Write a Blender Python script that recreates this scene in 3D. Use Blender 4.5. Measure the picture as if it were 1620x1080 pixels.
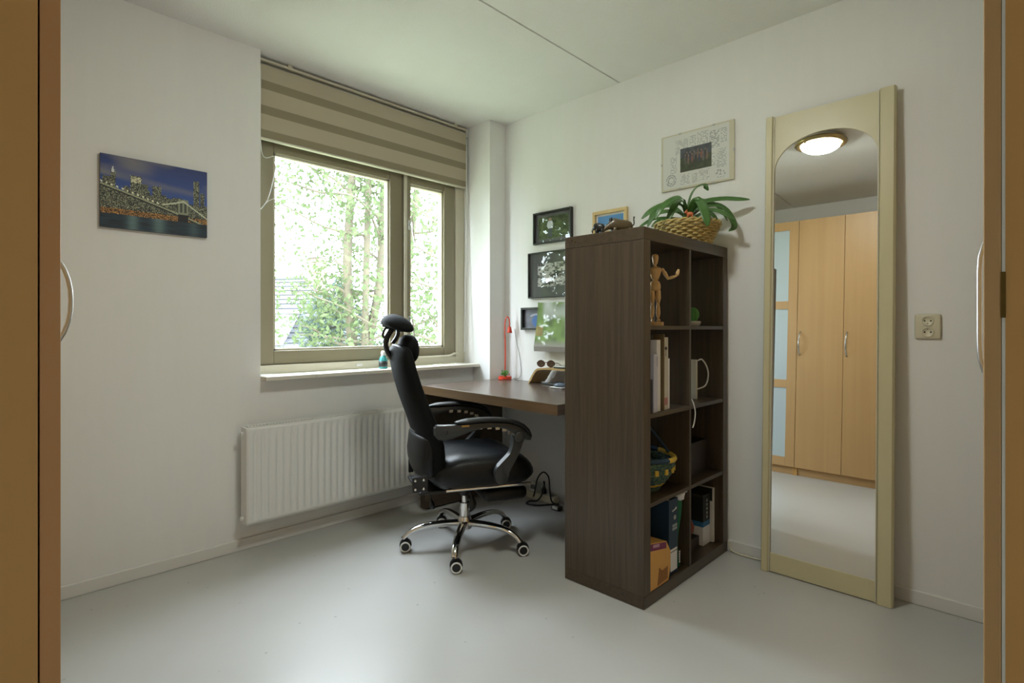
import bpy, bmesh, math, random
import numpy as np
from mathutils import Vector, Matrix
random.seed(7); rng = np.random.default_rng(11)
for o in list(bpy.data.objects): bpy.data.objects.remove(o)
SC = bpy.context.scene
COL = SC.collection
PI = math.pi

# ------------------------------------------------------------------ camera
F_PX, CAM_H = 855.0, 1.09
YAW = math.atan(830.0 / F_PX)                      # viewing direction from +x towards +y
cam_d = bpy.data.cameras.new('camera'); cam = bpy.data.objects.new('camera', cam_d); COL.objects.link(cam)
cam.location = (0, 0, CAM_H); cam.rotation_euler = (PI / 2, 0, YAW - PI / 2)
cam_d.sensor_width = 36.0; cam_d.lens = F_PX * 36.0 / 1620.0
cam_d.shift_y = -20.0 / 1620.0; cam_d.clip_start = 0.02; cam_d.clip_end = 200
SC.camera = cam

# ------------------------------------------------------------------ sky and exposure
SKY = 29.0
LAMP_FILL = 104.0                                            # glow added to the otherwise unlit ceiling lamp bowl to fill the room
w = bpy.data.worlds.new('overcast_sky'); SC.world = w; w.use_nodes = True
bg = w.node_tree.nodes['Background']; bg.inputs[0].default_value = (0.88, 0.96, 1.08, 1); bg.inputs[1].default_value = SKY
vs = SC.view_settings; vs.view_transform = 'Standard'; vs.look = 'None'; vs.exposure = 0.0; vs.gamma = 1.0; vs.use_curve_mapping = False
pl = bpy.data.lights.new('window_portal', 'AREA'); pl.shape = 'RECTANGLE'; pl.size = 1.42; pl.size_y = 1.2; pl.cycles.is_portal = True
po = bpy.data.objects.new('window_portal', pl); COL.objects.link(po); po.location = (1.8, 3.03, 1.5); po.rotation_euler = (-PI / 2, 0, 0)

# ------------------------------------------------------------------ helpers
def lin(r, g, b):
    f = lambda c: (c / 255) / 12.92 if c / 255 <= 0.04045 else ((c / 255 + 0.055) / 1.055) ** 2.4
    return (f(r), f(g), f(b), 1)
def nd(nt, typ, **kw):
    n = nt.nodes.new(typ)
    for k, v in kw.items():
        if k in n.inputs: n.inputs[k].default_value = v
        else: setattr(n, k, v)
    return n
def base_mat(name):
    m = bpy.data.materials.new(name); m.use_nodes = True
    return m, m.node_tree, m.node_tree.nodes['Principled BSDF']
def mat(name, col, rough=0.5, metal=0.0, spec=0.5, var=0.06, vscale=6.0, bump=0.0, bscale=60.0, bstretch=(1, 1, 1), **kw):
    m, nt, p = base_mat(name)
    p.inputs['Roughness'].default_value = rough; p.inputs['Metallic'].default_value = metal
    p.inputs['Specular IOR Level'].default_value = spec
    for k, v in kw.items(): p.inputs[k].default_value = v
    tc = nd(nt, 'ShaderNodeTexCoord')
    n = nd(nt, 'ShaderNodeTexNoise', Scale=vscale, Detail=3.0); nt.links.new(tc.outputs['Object'], n.inputs['Vector'])
    mx = nd(nt, 'ShaderNodeMix', data_type='RGBA')
    mx.inputs[6].default_value = [c * (1 - var) for c in col[:3]] + [1]; mx.inputs[7].default_value = [min(1, c * (1 + var)) for c in col[:3]] + [1]
    nt.links.new(n.outputs[0], mx.inputs[0]); nt.links.new(mx.outputs[2], p.inputs['Base Color'])
    if bump:
        mp = nd(nt, 'ShaderNodeMapping'); mp.inputs['Scale'].default_value = bstretch; nt.links.new(tc.outputs['Object'], mp.inputs[0])
        b = nd(nt, 'ShaderNodeTexNoise', Scale=bscale, Detail=4.0); nt.links.new(mp.outputs[0], b.inputs['Vector'])
        bp = nd(nt, 'ShaderNodeBump', Strength=bump, Distance=0.004); nt.links.new(b.outputs[0], bp.inputs['Height']); nt.links.new(bp.outputs[0], p.inputs['Normal'])
    return m
def wood(name, c0, c1, axis='z', scale=1.0, rough=0.35, spec=0.5, coat=0.0, fine=True):
    m, nt, p = base_mat(name)
    tc = nd(nt, 'ShaderNodeTexCoord'); mp = nd(nt, 'ShaderNodeMapping')
    s = {'x': (1.2, 38, 38), 'y': (38, 1.2, 38), 'z': (38, 38, 1.2)}[axis]
    mp.inputs['Scale'].default_value = [v * scale for v in s]; nt.links.new(tc.outputs['Object'], mp.inputs[0])
    n = nd(nt, 'ShaderNodeTexNoise', Scale=1.0, Detail=9.0, Roughness=0.62, Distortion=0.9); nt.links.new(mp.outputs[0], n.inputs['Vector'])
    r = nd(nt, 'ShaderNodeValToRGB'); r.color_ramp.elements[0].position = 0.25; r.color_ramp.elements[1].position = 0.75
    r.color_ramp.elements[0].color = c0; r.color_ramp.elements[1].color = c1
    nt.links.new(n.outputs[0], r.inputs[0]); nt.links.new(r.outputs[0], p.inputs['Base Color'])
    p.inputs['Roughness'].default_value = rough; p.inputs['Specular IOR Level'].default_value = spec; p.inputs['Coat Weight'].default_value = coat
    bp = nd(nt, 'ShaderNodeBump', Strength=0.08, Distance=0.002); nt.links.new(n.outputs[0], bp.inputs['Height']); nt.links.new(bp.outputs[0], p.inputs['Normal'])
    return m
def print_mat(name, rough=0.4, coat=0.0):
    m, nt, p = base_mat(name)
    a = nd(nt, 'ShaderNodeVertexColor', layer_name='print'); nt.links.new(a.outputs[0], p.inputs['Base Color'])
    p.inputs['Roughness'].default_value = rough; p.inputs['Coat Weight'].default_value = coat; p.inputs['Coat Roughness'].default_value = 0.02
    return m
def pane_mat(name, tint=(1, 1, 1, 1), ior=1.45, rough=0.0, add=0.0):
    m = bpy.data.materials.new(name); m.use_nodes = True; nt = m.node_tree; nt.nodes.clear()
    out = nd(nt, 'ShaderNodeOutputMaterial'); t = nd(nt, 'ShaderNodeBsdfTransparent'); t.inputs[0].default_value = tint
    g = nd(nt, 'ShaderNodeBsdfGlossy'); g.inputs['Roughness'].default_value = rough
    fr = nd(nt, 'ShaderNodeFresnel', IOR=ior); mx = nd(nt, 'ShaderNodeMixShader')
    ge = nd(nt, 'ShaderNodeNewGeometry'); sb = nd(nt, 'ShaderNodeMath', operation='SUBTRACT'); sb.inputs[0].default_value = 1.0; nt.links.new(ge.outputs['Backfacing'], sb.inputs[1])
    mu = nd(nt, 'ShaderNodeMath', operation='MULTIPLY'); nt.links.new(fr.outputs[0], mu.inputs[0]); nt.links.new(sb.outputs[0], mu.inputs[1])
    nt.links.new(mu.outputs[0], mx.inputs[0]); nt.links.new(t.outputs[0], mx.inputs[1]); nt.links.new(g.outputs[0], mx.inputs[2]); nt.links.new(mx.outputs[0], out.inputs[0])
    return m

def tag(o, label=None, cat=None, group=None, kind=None):
    if label: o['label'] = label
    if cat: o['category'] = cat
    if group: o['group'] = group
    if kind: o['kind'] = kind
    return o
def mesh_obj(name, me, m, parent=None):
    o = bpy.data.objects.new(name, me); COL.objects.link(o)
    if m is not None: me.materials.append(m)
    if parent is not None: o.parent = parent
    return o
def obj(name, bm, m, parent=None, smooth=False, sharp=None):
    bmesh.ops.recalc_face_normals(bm, faces=bm.faces[:])
    me = bpy.data.meshes.new(name); bm.to_mesh(me); bm.free()
    if smooth or sharp:
        for p in me.polygons: p.use_smooth = True
        if sharp: me.set_sharp_from_angle(angle=math.radians(sharp))
    return mesh_obj(name, me, m, parent)
def thing(name, label, cat, loc=(0, 0, 0), rz=0.0, group=None, kind=None):
    o = bpy.data.objects.new(name, None); COL.objects.link(o); o.location = loc; o.rotation_euler = (0, 0, rz); o.empty_display_size = 0.05
    return tag(o, label, cat, group, kind)
def B(): return bmesh.new()
def box(bm, x0, x1, y0, y1, z0, z1, bev=0.0, seg=2, mtx=None):
    vs_ = [bm.verts.new(p) for p in ((x0, y0, z0), (x1, y0, z0), (x1, y1, z0), (x0, y1, z0), (x0, y0, z1), (x1, y0, z1), (x1, y1, z1), (x0, y1, z1))]
    fs = [bm.faces.new([vs_[i] for i in f]) for f in ((0, 3, 2, 1), (4, 5, 6, 7), (0, 1, 5, 4), (1, 2, 6, 5), (2, 3, 7, 6), (3, 0, 4, 7))]
    if bev:
        es = list({e for f in fs for e in f.edges})
        r = bmesh.ops.bevel(bm, geom=es, offset=bev, segments=seg, profile=0.5, affect='EDGES')
        vs_ = list({v for f in r['faces'] for v in f.verts} | {v for v in vs_ if v.is_valid})
    if mtx is not None:
        for v in vs_: v.co = mtx @ v.co
    return bm
def bx(*a, **k): return box(B(), *a, **k)
def prism(bm, pts, d, frame=None):
    """polygon in local XZ extruded along local Y by d (from 0); frame: Matrix"""
    frame = frame or Matrix()
    a = [bm.verts.new(frame @ Vector((p[0], 0, p[1]))) for p in pts]; b = [bm.verts.new(frame @ Vector((p[0], d, p[1]))) for p in pts]
    bm.faces.new(a); bm.faces.new(b[::-1])
    n = len(pts)
    for i in range(n): bm.faces.new((a[i], b[i], b[(i + 1) % n], a[(i + 1) % n]))
    return bm
def spline(pts, n=8, closed=False):
    P = [np.array(p, float) for p in pts]; out = []
    N = len(P); rngs = range(N if closed else N - 1)
    for i in rngs:
        if closed: p0, p1, p2, p3 = P[i - 1], P[i], P[(i + 1) % N], P[(i + 2) % N]
        else: p0, p1, p2, p3 = P[max(i - 1, 0)], P[i], P[i + 1], P[min(i + 2, N - 1)]
        for k in range(n):
            t = k / n
            out.append(0.5 * ((2 * p1) + (-p0 + p2) * t + (2 * p0 - 5 * p1 + 4 * p2 - p3) * t * t + (-p0 + 3 * p1 - 3 * p2 + p3) * t ** 3))
    if not closed: out.append(P[-1])
    return [tuple(p) for p in out]
def frames(path, closed=False):
    P = [Vector(p) for p in path]; n = len(P); T = []
    for i in range(n):
        a = P[(i - 1) % n] if closed or i > 0 else P[0]; b = P[(i + 1) % n] if closed or i < n - 1 else P[-1]
        T.append((b - a).normalized())
    u = Vector((0, 0, 1)) if abs(T[0].z) < 0.9 else Vector((1, 0, 0))
    N0 = (u - T[0] * u.dot(T[0])).normalized(); Ns = [N0]
    for i in range(1, n):
        v = Ns[-1] - T[i] * Ns[-1].dot(T[i]); Ns.append(v.normalized() if v.length > 1e-6 else Ns[-1])
    return P, T, Ns
def tube(bm, path, r, seg=8, closed=False, flat=1.0, up=None):
    P, T, N = frames(path, closed); rings = []; n = len(P)
    for i in range(n):
        rr = r[i] if hasattr(r, '__len__') else r
        nn = N[i]
        if up is not None:
            u = Vector(up); u = u - T[i] * u.dot(T[i]); nn = u.normalized() if u.length > 1e-5 else N[i]
        bb = T[i].cross(nn)
        rings.append([bm.verts.new(P[i] + nn * (math.cos(2 * PI * k / seg) * rr * flat) + bb * (math.sin(2 * PI * k / seg) * rr)) for k in range(seg)])
    for i in range(n if closed else n - 1):
        a, b = rings[i], rings[(i + 1) % n]
        for k in range(seg): bm.faces.new((a[k], a[(k + 1) % seg], b[(k + 1) % seg], b[k]))
    if not closed: bm.faces.new(rings[0][::-1]); bm.faces.new(rings[-1])
    return bm
def loft(bm, rings, cap=True):
    R = [[bm.verts.new(p) for p in r] for r in rings]; n = len(R[0])
    for a, b in zip(R[:-1], R[1:]):
        for k in range(n): bm.faces.new((a[k], a[(k + 1) % n], b[(k + 1) % n], b[k]))
    if cap: bm.faces.new(R[0][::-1]); bm.faces.new(R[-1])
    return bm
def lathe(bm, prof, seg=24, c=(0, 0, 0), axis='z', mtx=None):
    rings = []
    for r, z in prof:
        ring = []
        for k in range(seg):
            a = 2 * PI * k / seg; x, y = r * math.cos(a), r * math.sin(a)
            p = Vector((x, y, z)) if axis == 'z' else (Vector((z, x, y)) if axis == 'x' else Vector((y, z, x)))
            p = p + Vector(c)
            ring.append(mtx @ p if mtx is not None else p)
        rings.append(ring)
    return loft(bm, rings)
def ellipsoid(bm, c, r, nu=20, nv=12, pw=1.0, mtx=None):
    sg = lambda v, e: math.copysign(abs(v) ** e, v)
    rings = []
    for j in range(1, nv):
        ph = -PI / 2 + PI * j / nv
        rings.append([Vector((c[0] + r[0] * sg(math.cos(ph), pw) * sg(math.cos(2 * PI * k / nu), pw), c[1] + r[1] * sg(math.cos(ph), pw) * sg(math.sin(2 * PI * k / nu), pw), c[2] + r[2] * sg(math.sin(ph), pw))) for k in range(nu)])
    if mtx is not None: rings = [[mtx @ p for p in q] for q in rings]
    return loft(bm, rings)
def grid_print(name, o, ux, uy, nx, ny, fn, m, parent=None):
    """flat print: face colours from fn(U, V) -> (.., 3) linear; o corner, ux/uy edge vectors"""
    o, ux, uy = (np.array(v, float) for v in (o, ux, uy))
    I, J = np.meshgrid(np.arange(nx + 1), np.arange(ny + 1), indexing='xy')
    V = o + (I / nx)[..., None] * ux + (J / ny)[..., None] * uy
    idx = lambda i, j: j * (nx + 1) + i
    i, j = np.meshgrid(np.arange(nx), np.arange(ny), indexing='xy'); i = i.ravel(); j = j.ravel()
    Fc = np.stack([idx(i, j), idx(i + 1, j), idx(i + 1, j + 1), idx(i, j + 1)], 1)
    me = bpy.data.meshes.new(name); me.from_pydata(V.reshape(-1, 3).tolist(), [], Fc.tolist())
    c = np.clip(fn((i + .5) / nx, (j + .5) / ny), 0, 1)
    at = me.color_attributes.new('print', 'FLOAT_COLOR', 'CORNER')
    cc = np.ones((len(Fc), 4, 4), np.float32); cc[:, :, :3] = c[:, None, :]; at.data.foreach_set('color', cc.ravel())
    return mesh_obj(name, me, m, parent)
def L3(r, g, b): return np.array(lin(r, g, b)[:3])
def vnoise(U, V, s, seed=0):
    r = np.random.default_rng(seed); n = 64; T = r.random((n, n)); x = U * s; y = V * s
    xi = np.floor(x).astype(int); yi = np.floor(y).astype(int); fx = x - xi; fy = y - yi; fx = fx * fx * (3 - 2 * fx); fy = fy * fy * (3 - 2 * fy)
    g = lambda a, b: T[a % n, b % n]
    return (g(xi, yi) * (1 - fx) + g(xi + 1, yi) * fx) * (1 - fy) + (g(xi, yi + 1) * (1 - fx) + g(xi + 1, yi + 1) * fx) * fy
def copy_tree(o, parent=None):
    c = o.copy(); COL.objects.link(c); c.parent = parent
    for ch in list(o.children): copy_tree(ch, c)
    return c

# ------------------------------------------------------------------ materials
def wall_mat(name, col):
    m, nt, p = base_mat(name); p.inputs['Roughness'].default_value = 0.75; p.inputs['Specular IOR Level'].default_value = 0.3
    tc = nd(nt, 'ShaderNodeTexCoord'); mp = nd(nt, 'ShaderNodeMapping'); mp.inputs['Scale'].default_value = (9, 9, 1.1); nt.links.new(tc.outputs['Object'], mp.inputs[0])
    n = nd(nt, 'ShaderNodeTexNoise', Scale=2.5, Detail=6.0, Roughness=0.6); nt.links.new(mp.outputs[0], n.inputs['Vector'])
    mx = nd(nt, 'ShaderNodeMix', data_type='RGBA'); mx.inputs[6].default_value = [c * 0.95 for c in col[:3]] + [1]; mx.inputs[7].default_value = col
    nt.links.new(n.outputs[0], mx.inputs[0]); nt.links.new(mx.outputs[2], p.inputs['Base Color'])
    bp = nd(nt, 'ShaderNodeBump', Strength=0.12, Distance=0.004); nt.links.new(n.outputs[0], bp.inputs['Height']); nt.links.new(bp.outputs[0], p.inputs['Normal'])
    return m
M = {}
M['wall'] = wall_mat('painted_wallpaper', (0.85, 0.85, 0.835, 1))
M['ceiling'] = mat('sprayed_ceiling_plaster', (0.86, 0.86, 0.845, 1), 0.9, spec=0.2, var=0.02, bump=0.6, bscale=140)
M['trim'] = mat('white_gloss_trim', (0.74, 0.735, 0.71, 1), 0.45, var=0.03)
def floor_mat():
    m, nt, p = base_mat('grey_floor_coating')
    tc = nd(nt, 'ShaderNodeTexCoord')
    n = nd(nt, 'ShaderNodeTexNoise', Scale=1.6, Detail=5.0); nt.links.new(tc.outputs['Object'], n.inputs['Vector'])
    mx = nd(nt, 'ShaderNodeMix', data_type='RGBA'); mx.inputs[6].default_value = (0.46, 0.46, 0.44, 1); mx.inputs[7].default_value = (0.53, 0.53, 0.51, 1)
    nt.links.new(n.outputs[0], mx.inputs[0])
    v = nd(nt, 'ShaderNodeTexVoronoi', Scale=9.0); nt.links.new(tc.outputs['Object'], v.inputs['Vector'])
    r = nd(nt, 'ShaderNodeValToRGB'); r.color_ramp.elements[0].position = 0.03; r.color_ramp.elements[0].color = (0.55, 0.55, 0.55, 1); r.color_ramp.elements[1].position = 0.06; r.color_ramp.elements[1].color = (1, 1, 1, 1)
    nt.links.new(v.outputs['Distance'], r.inputs[0])
    m2 = nd(nt, 'ShaderNodeMix', data_type='RGBA', blend_type='MULTIPLY'); m2.inputs[0].default_value = 0.6; nt.links.new(mx.outputs[2], m2.inputs[6]); nt.links.new(r.outputs[0], m2.inputs[7])
    nt.links.new(m2.outputs[2], p.inputs['Base Color'])
    p.inputs['Roughness'].default_value = 0.33; p.inputs['Specular IOR Level'].default_value = 0.5
    n2 = nd(nt, 'ShaderNodeTexNoise', Scale=7.0, Detail=3.0); nt.links.new(tc.outputs['Object'], n2.inputs['Vector'])
    bp = nd(nt, 'ShaderNodeBump', Strength=0.05, Distance=0.01); nt.links.new(n2.outputs[0], bp.inputs['Height']); nt.links.new(bp.outputs[0], p.inputs['Normal'])
    return m
M['floor'] = floor_mat()
M['olive'] = mat('olive_grey_paint', lin(142, 134, 110), 0.4, var=0.03)
M['cream'] = mat('cream_paint', lin(205, 200, 180), 0.4, var=0.03)
M['sill'] = mat('cream_sill_stone', lin(222, 218, 205), 0.35, var=0.04)
M['glass'] = pane_mat('window_glass', (0.97, 0.985, 0.975, 1))
M['picglass'] = pane_mat('picture_glass', (0.98, 0.98, 0.98, 1), 1.5)
M['shelf_z'] = wood('dark_walnut_upright', lin(54, 45, 36), lin(90, 77, 62), 'z', 1.25, 0.33)
M['shelf_x'] = wood('dark_walnut_board', lin(56, 47, 36), lin(84, 71, 56), 'x', 1.25, 0.33)
M['shelf_e'] = mat('dark_walnut_edge_band', lin(70, 60, 48), 0.4, var=0.08)
M['desk'] = wood('brown_walnut_desktop', lin(82, 70, 62), lin(102, 88, 78), 'x', 0.6, 0.26)
M['desk_edge'] = wood('brown_walnut_edge', lin(84, 64, 44), lin(112, 88, 60), 'y', 0.8, 0.35)
M['beech_z'] = wood('beech_veneer', lin(186, 148, 98), lin(198, 160, 110), 'z', 0.35, 0.42)
M['beech_x'] = wood('beech_veneer_rail', lin(186, 148, 98), lin(198, 160, 110), 'y', 0.35, 0.42)
M['beech_edge'] = mat('beech_edge_band', lin(196, 146, 94), 0.5, var=0.05)
M['carcass'] = mat('beech_carcass_board', lin(202, 156, 92), 0.5, var=0.04)
M['frost'] = mat('frosted_pane', lin(188, 202, 206), 0.35, var=0.02)
M['fill_lit_bowl'] = mat('fill_lit_frosted_bowl', lin(225, 225, 220), 0.4, var=0.01, **{'Emission Color': (0.95, 1.0, 0.94, 1), 'Emission Strength': LAMP_FILL})  # emission added as room fill
M['steel'] = mat('satin_steel', lin(200, 200, 198), 0.28, metal=1.0, var=0.02)
M['chrome'] = mat('polished_chrome', lin(225, 225, 225), 0.06, metal=1.0, var=0.01)
M['brass'] = mat('aged_brass', lin(170, 150, 105), 0.3, metal=1.0, var=0.05)
M['brass_dark'] = mat('dark_brass_hinge', lin(105, 85, 45), 0.35, metal=1.0, var=0.2, vscale=80)
M['mirror'] = mat('silvered_mirror', (0.93, 0.94, 0.93, 1), 0.0, metal=1.0, var=0.0)
M['mirror_frame'] = mat('cream_lacquer_frame', lin(206, 198, 162), 0.35, var=0.03)
M['radiator'] = mat('white_radiator_enamel', (0.78, 0.78, 0.76, 1), 0.35, var=0.02)
M['leather'] = mat('black_leather', lin(12, 14, 16), 0.36, spec=0.36, var=0.15, bump=0.25, bscale=220)
M['fabric'] = mat('black_mesh_fabric', lin(7, 9, 9), 0.75, spec=0.2, var=0.15, bump=0.4, bscale=400)
M['plastic'] = mat('black_plastic', lin(22, 23, 24), 0.4, var=0.05)
M['grey_plastic'] = mat('dark_grey_plastic', lin(46, 48, 48), 0.35, var=0.06)
M['white_plastic'] = mat('white_plastic', lin(225, 225, 222), 0.35, var=0.02)
M['cream_plastic'] = mat('cream_plastic', lin(214, 208, 184), 0.35, var=0.02)
M['hole'] = mat('dark_hole', lin(20, 18, 16), 0.7)
M['red'] = mat('orange_red_enamel', lin(205, 62, 38), 0.35, var=0.04)
M['black_frame'] = mat('black_frame_wood', lin(26, 28, 26), 0.35, var=0.08)
M['pine'] = wood('pale_pine_frame', lin(214, 186, 130), lin(228, 204, 152), 'z', 0.6, 0.5)
M['mannequin'] = wood('pale_beech_mannequin', lin(205, 168, 112), lin(224, 190, 138), 'z', 1.5, 0.42)
M['print'] = print_mat('printed_canvas', 0.55)
M['print_gloss'] = print_mat('printed_glossy_paper', 0.3, 0.6)
M['paper'] = mat('white_paper', lin(235, 235, 238), 0.6, var=0.02)
M['navy'] = mat('navy_card', lin(28, 56, 84), 0.45, var=0.1)
M['kraft'] = mat('yellow_kraft_card', lin(222, 170, 92), 0.55, var=0.06)
M['purple'] = mat('purple_print', lin(122, 48, 92), 0.5)
M['green_bag'] = mat('green_nylon', lin(22, 108, 72), 0.5, var=0.1)
M['blind'] = None
# ------------------------------------------------------------------ the room
XR, YW, ZC = 2.655, 2.815, 2.50
PX, PY = 2.51, 2.645                                     # pier side and pier front
XB, YB = -0.52, -0.55
AX = 1.075                                               # left edge of the window recess
o = obj('floor', bx(XB - .15, XR + .15, YB - .15, 3.02, -.2, 0), M['floor']); tag(o, 'smooth light grey coated floor of the room', 'floor', kind='structure')
b = B(); SEAM = 1.715
box(b, XB - .15, XR + .15, YB - .15, SEAM - .005, ZC, ZC + .2); box(b, XB - .15, XR + .15, SEAM + .005, 3.02, ZC, ZC + .2); box(b, XB - .15, XR + .15, SEAM - .006, SEAM + .006, ZC + .012, ZC + .19)
tag(obj('ceiling', b, M['ceiling']), 'white textured plaster ceiling with a straight joint across it', 'ceiling', kind='structure')
b = B()
box(b, XB - .15, AX, YW, 3.02, 0, ZC)                     # left of window
box(b, AX, PX, YW, 3.02, 0, .829)                         # parapet under sill
box(b, AX, PX, 2.905, 3.02, 2.13, ZC)                     # lintel
box(b, PX, XR + .15, PY, 3.02, 0, ZC)                     # pier
tag(obj('wall_window', b, M['wall']), 'off-white wall around the window with radiator and city picture', 'wall', kind='structure')
tag(obj('wall_right', bx(XR, XR + .15, YB - .15, PY, 0, ZC), M['wall']), 'off-white wall behind the bookcase and tall mirror', 'wall', kind='structure')
b = bx(XB - .15, XB, YB - .15, YW, 0, ZC)
tag(obj('wall_left', b, M['wall']), 'off-white wall behind the wardrobes opposite the mirror', 'wall', kind='structure')
tag(obj('wall_back', bx(XB, XR, YB - .15, YB, 0, ZC), M['wall']), 'off-white wall behind the short wardrobe row', 'wall', kind='structure')
def baseboard(name, label, x0, x1, y0, y1):
    tag(obj(name, bx(x0, x1, y0, y1, 0, .056, bev=.004), M['trim']), label, 'baseboard', kind='structure')
baseboard('baseboard_window', 'white painted skirting board under the radiator', .1, PX, YW - .012, YW)
baseboard('baseboard_right', 'white painted skirting board behind the mirror', XR - .010, XR, .06, PY)

# ------------------------------------------------------------------ window
win = thing('window_1', 'olive painted window with one wide fixed pane and a narrow casement', 'window', (1.79, 2.93, .85), kind='structure')
def wpart(name, bm, m, parent=None, **k):
    o = obj(name, bm, m, None, **k); p = parent or win; o.parent = p
    o.matrix_parent_inverse = (Matrix.Translation((1.79, 2.93, .85))).inverted() if p is win else Matrix()
    return o
b = B(); box(b, AX, 1.10, 2.907, 3.0, .851, 2.13, .003); box(b, 2.432, PX, 2.907, 3.0, .851, 2.13, .003); box(b, 1.10, 2.432, 2.907, 3.0, .851, .897, .003); box(b, 1.10, 2.432, 2.907, 3.0, 2.10, 2.13, .003)
wpart('outer_frame', b, M['cream'])
b = B(); box(b, 1.10, 1.187, 2.928, 2.99, .899, 2.10, .004); box(b, 1.911, 2.005, 2.928, 2.99, .899, 2.10, .004); box(b, 1.187, 1.911, 2.928, 2.99, .899, .972, .004); box(b, 1.187, 1.911, 2.928, 2.99, 2.032, 2.10, .004)
wpart('fixed_frame', b, M['olive'])
b = B(); g = .012
box(b, 1.187, 1.187 + g, 2.94, 2.975, .972, 2.032); box(b, 1.911 - g, 1.911, 2.94, 2.975, .972, 2.032); box(b, 1.187, 1.911, 2.94, 2.975, .972, .972 + g); box(b, 1.187, 1.911, 2.94, 2.975, 2.032 - g, 2.032)
wpart('glazing_bead', b, M['cream'])
wpart('pane', bx(1.192, 1.906, 2.955, 2.961, .977, 2.027), M['glass'])
b = B(); box(b, 2.008, 2.058, 2.915, 2.985, .905, 2.095, .004); box(b, 2.335, 2.428, 2.915, 2.985, .905, 2.095, .004); box(b, 2.058, 2.335, 2.915, 2.985, .905, .966, .004); box(b, 2.058, 2.335, 2.915, 2.985, 2.03, 2.095, .004)
cas = wpart('casement', b, M['olive'])
b = B()
box(b, 2.058, 2.058 + g, 2.93, 2.97, .966, 2.03); box(b, 2.335 - g, 2.335, 2.93, 2.97, .966, 2.03); box(b, 2.058, 2.335, 2.93, 2.97, .966, .966 + g); box(b, 2.058, 2.335, 2.93, 2.97, 2.03 - g, 2.03)
wpart('glazing_bead', b, M['cream'])
wpart('pane', bx(2.063, 2.33, 2.95, 2.956, .971, 2.025), M['glass'])
wpart('cream_strip', bx(2.0055, 2.026, 2.905, 2.9145, .91, 2.09, .002), M['cream'])
for z in (1.76, 1.14):
    b = B(); box(b, 2.03, 2.052, 2.903, 2.9145, z - .03, z + .03, .003); box(b, 2.035, 2.047, 2.878, 2.905, z - .008, z + .008, .003)
    tube(b, [(2.041, 2.874, z + .012), (2.045, 2.872, z - .05), (2.058, 2.870, z - .12)], [.008, .007, .006], 8)
    wpart('window_handle', b, M['steel'], smooth=False)
b = B(); box(b, 1.66, 1.70, 2.9, 2.907, .868, .882, .002)
for dx in (.008, .02, .032): box(b, 1.66 + dx - .003, 1.66 + dx + .003, 2.8985, 2.9, .872, .878)
wpart('vent_catch', b, M['white_plastic'])
b = tube(B(), spline([(2.1, 2.90, .903), (2.25, 2.895, .903), (2.36, 2.89, .906), (2.40, 2.885, .92), (2.43, 2.885, .92)], 5), .008, 8); wpart('casement_stay', b, M['cream'], smooth=True)
xs = [AX, 1.338, 1.64, 1.95, 2.258, PX]
for a, c in zip(xs[:-1], xs[1:]):
    wpart('sill_tile', bx(a + .001, c - .001, 2.745, 2.9065, .83, .8505, .003), M['sill'])

# ------------------------------------------------------------------ zebra roller blind
def blind_mats():
    def one(name, col, tr, transp):
        m = bpy.data.materials.new(name); m.use_nodes = True; nt = m.node_tree; nt.nodes.clear()
        out = nd(nt, 'ShaderNodeOutputMaterial'); d = nd(nt, 'ShaderNodeBsdfDiffuse'); d.inputs[0].default_value = col
        t = nd(nt, 'ShaderNodeBsdfTranslucent'); t.inputs[0].default_value = col; mx = nd(nt, 'ShaderNodeMixShader'); mx.inputs[0].default_value = tr
        tp = nd(nt, 'ShaderNodeBsdfTransparent'); m2 = nd(nt, 'ShaderNodeMixShader'); m2.inputs[0].default_value = transp
        tc = nd(nt, 'ShaderNodeTexCoord'); n = nd(nt, 'ShaderNodeTexNoise', Scale=300.0); nt.links.new(tc.outputs['Object'], n.inputs['Vector'])
        bp = nd(nt, 'ShaderNodeBump', Strength=0.2, Distance=0.001); nt.links.new(n.outputs[0], bp.inputs['Height']); nt.links.new(bp.outputs[0], d.inputs['Normal'])
        nt.links.new(d.outputs[0], mx.inputs[1]); nt.links.new(t.outputs[0], mx.inputs[2]); nt.links.new(mx.outputs[0], m2.inputs[1]); nt.links.new(tp.outputs[0], m2.inputs[2]); nt.links.new(m2.outputs[0], out.inputs[0])
        return m
    return one('taupe_blind_cloth', lin(204, 194, 172), .2, 0.0), one('taupe_sheer_cloth', lin(170, 160, 136), .2, .08)
BO, BS = blind_mats()
bl = thing('zebra_roller_blind', 'taupe striped day-and-night blind pulled partly down over the window', 'blind', (1.79, 2.86, ZC))
def part(name, bm, m, root, **k):
    o = obj(name, bm, m, None, **k); o.parent = root; o.matrix_parent_inverse = Matrix.LocRotScale(root.location, root.rotation_euler, None).inverted(); return o
Y0 = 2.875
bxx0, bxx1 = AX + .006, PX - .006
part('headrail', bx(bxx0, bxx1, Y0 - .012, Y0 + .028, 2.474, 2.488, .003), M['cream'], bl)
part('roller', lathe(B(), [(.0145, bxx0 + .005), (.0145, bxx1 - .005)], 16, (0, Y0 + .012, 2.459), 'x'), M['steel'], bl, smooth=False)
for x in (1.25, 2.40): part('ceiling_clip', bx(x - .012, x + .012, Y0 - .008, Y0 + .02, 2.488, 2.4999), M['cream'], bl)
zt, zb_ = 2.455, 2.075
bands = [(2.455, 2.375, 1), (2.375, 2.33, 0), (2.33, 2.245, 1), (2.245, 2.20, 0), (2.20, 2.12, 1), (2.12, 2.082, 0)]
for z1, z0, op in bands:
    part('opaque_band' if op else 'sheer_band', bx(bxx0 + .012, bxx1 - .014, Y0 - .0125, Y0 - .0115, z0, z1), BO if op else BS, bl)
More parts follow.
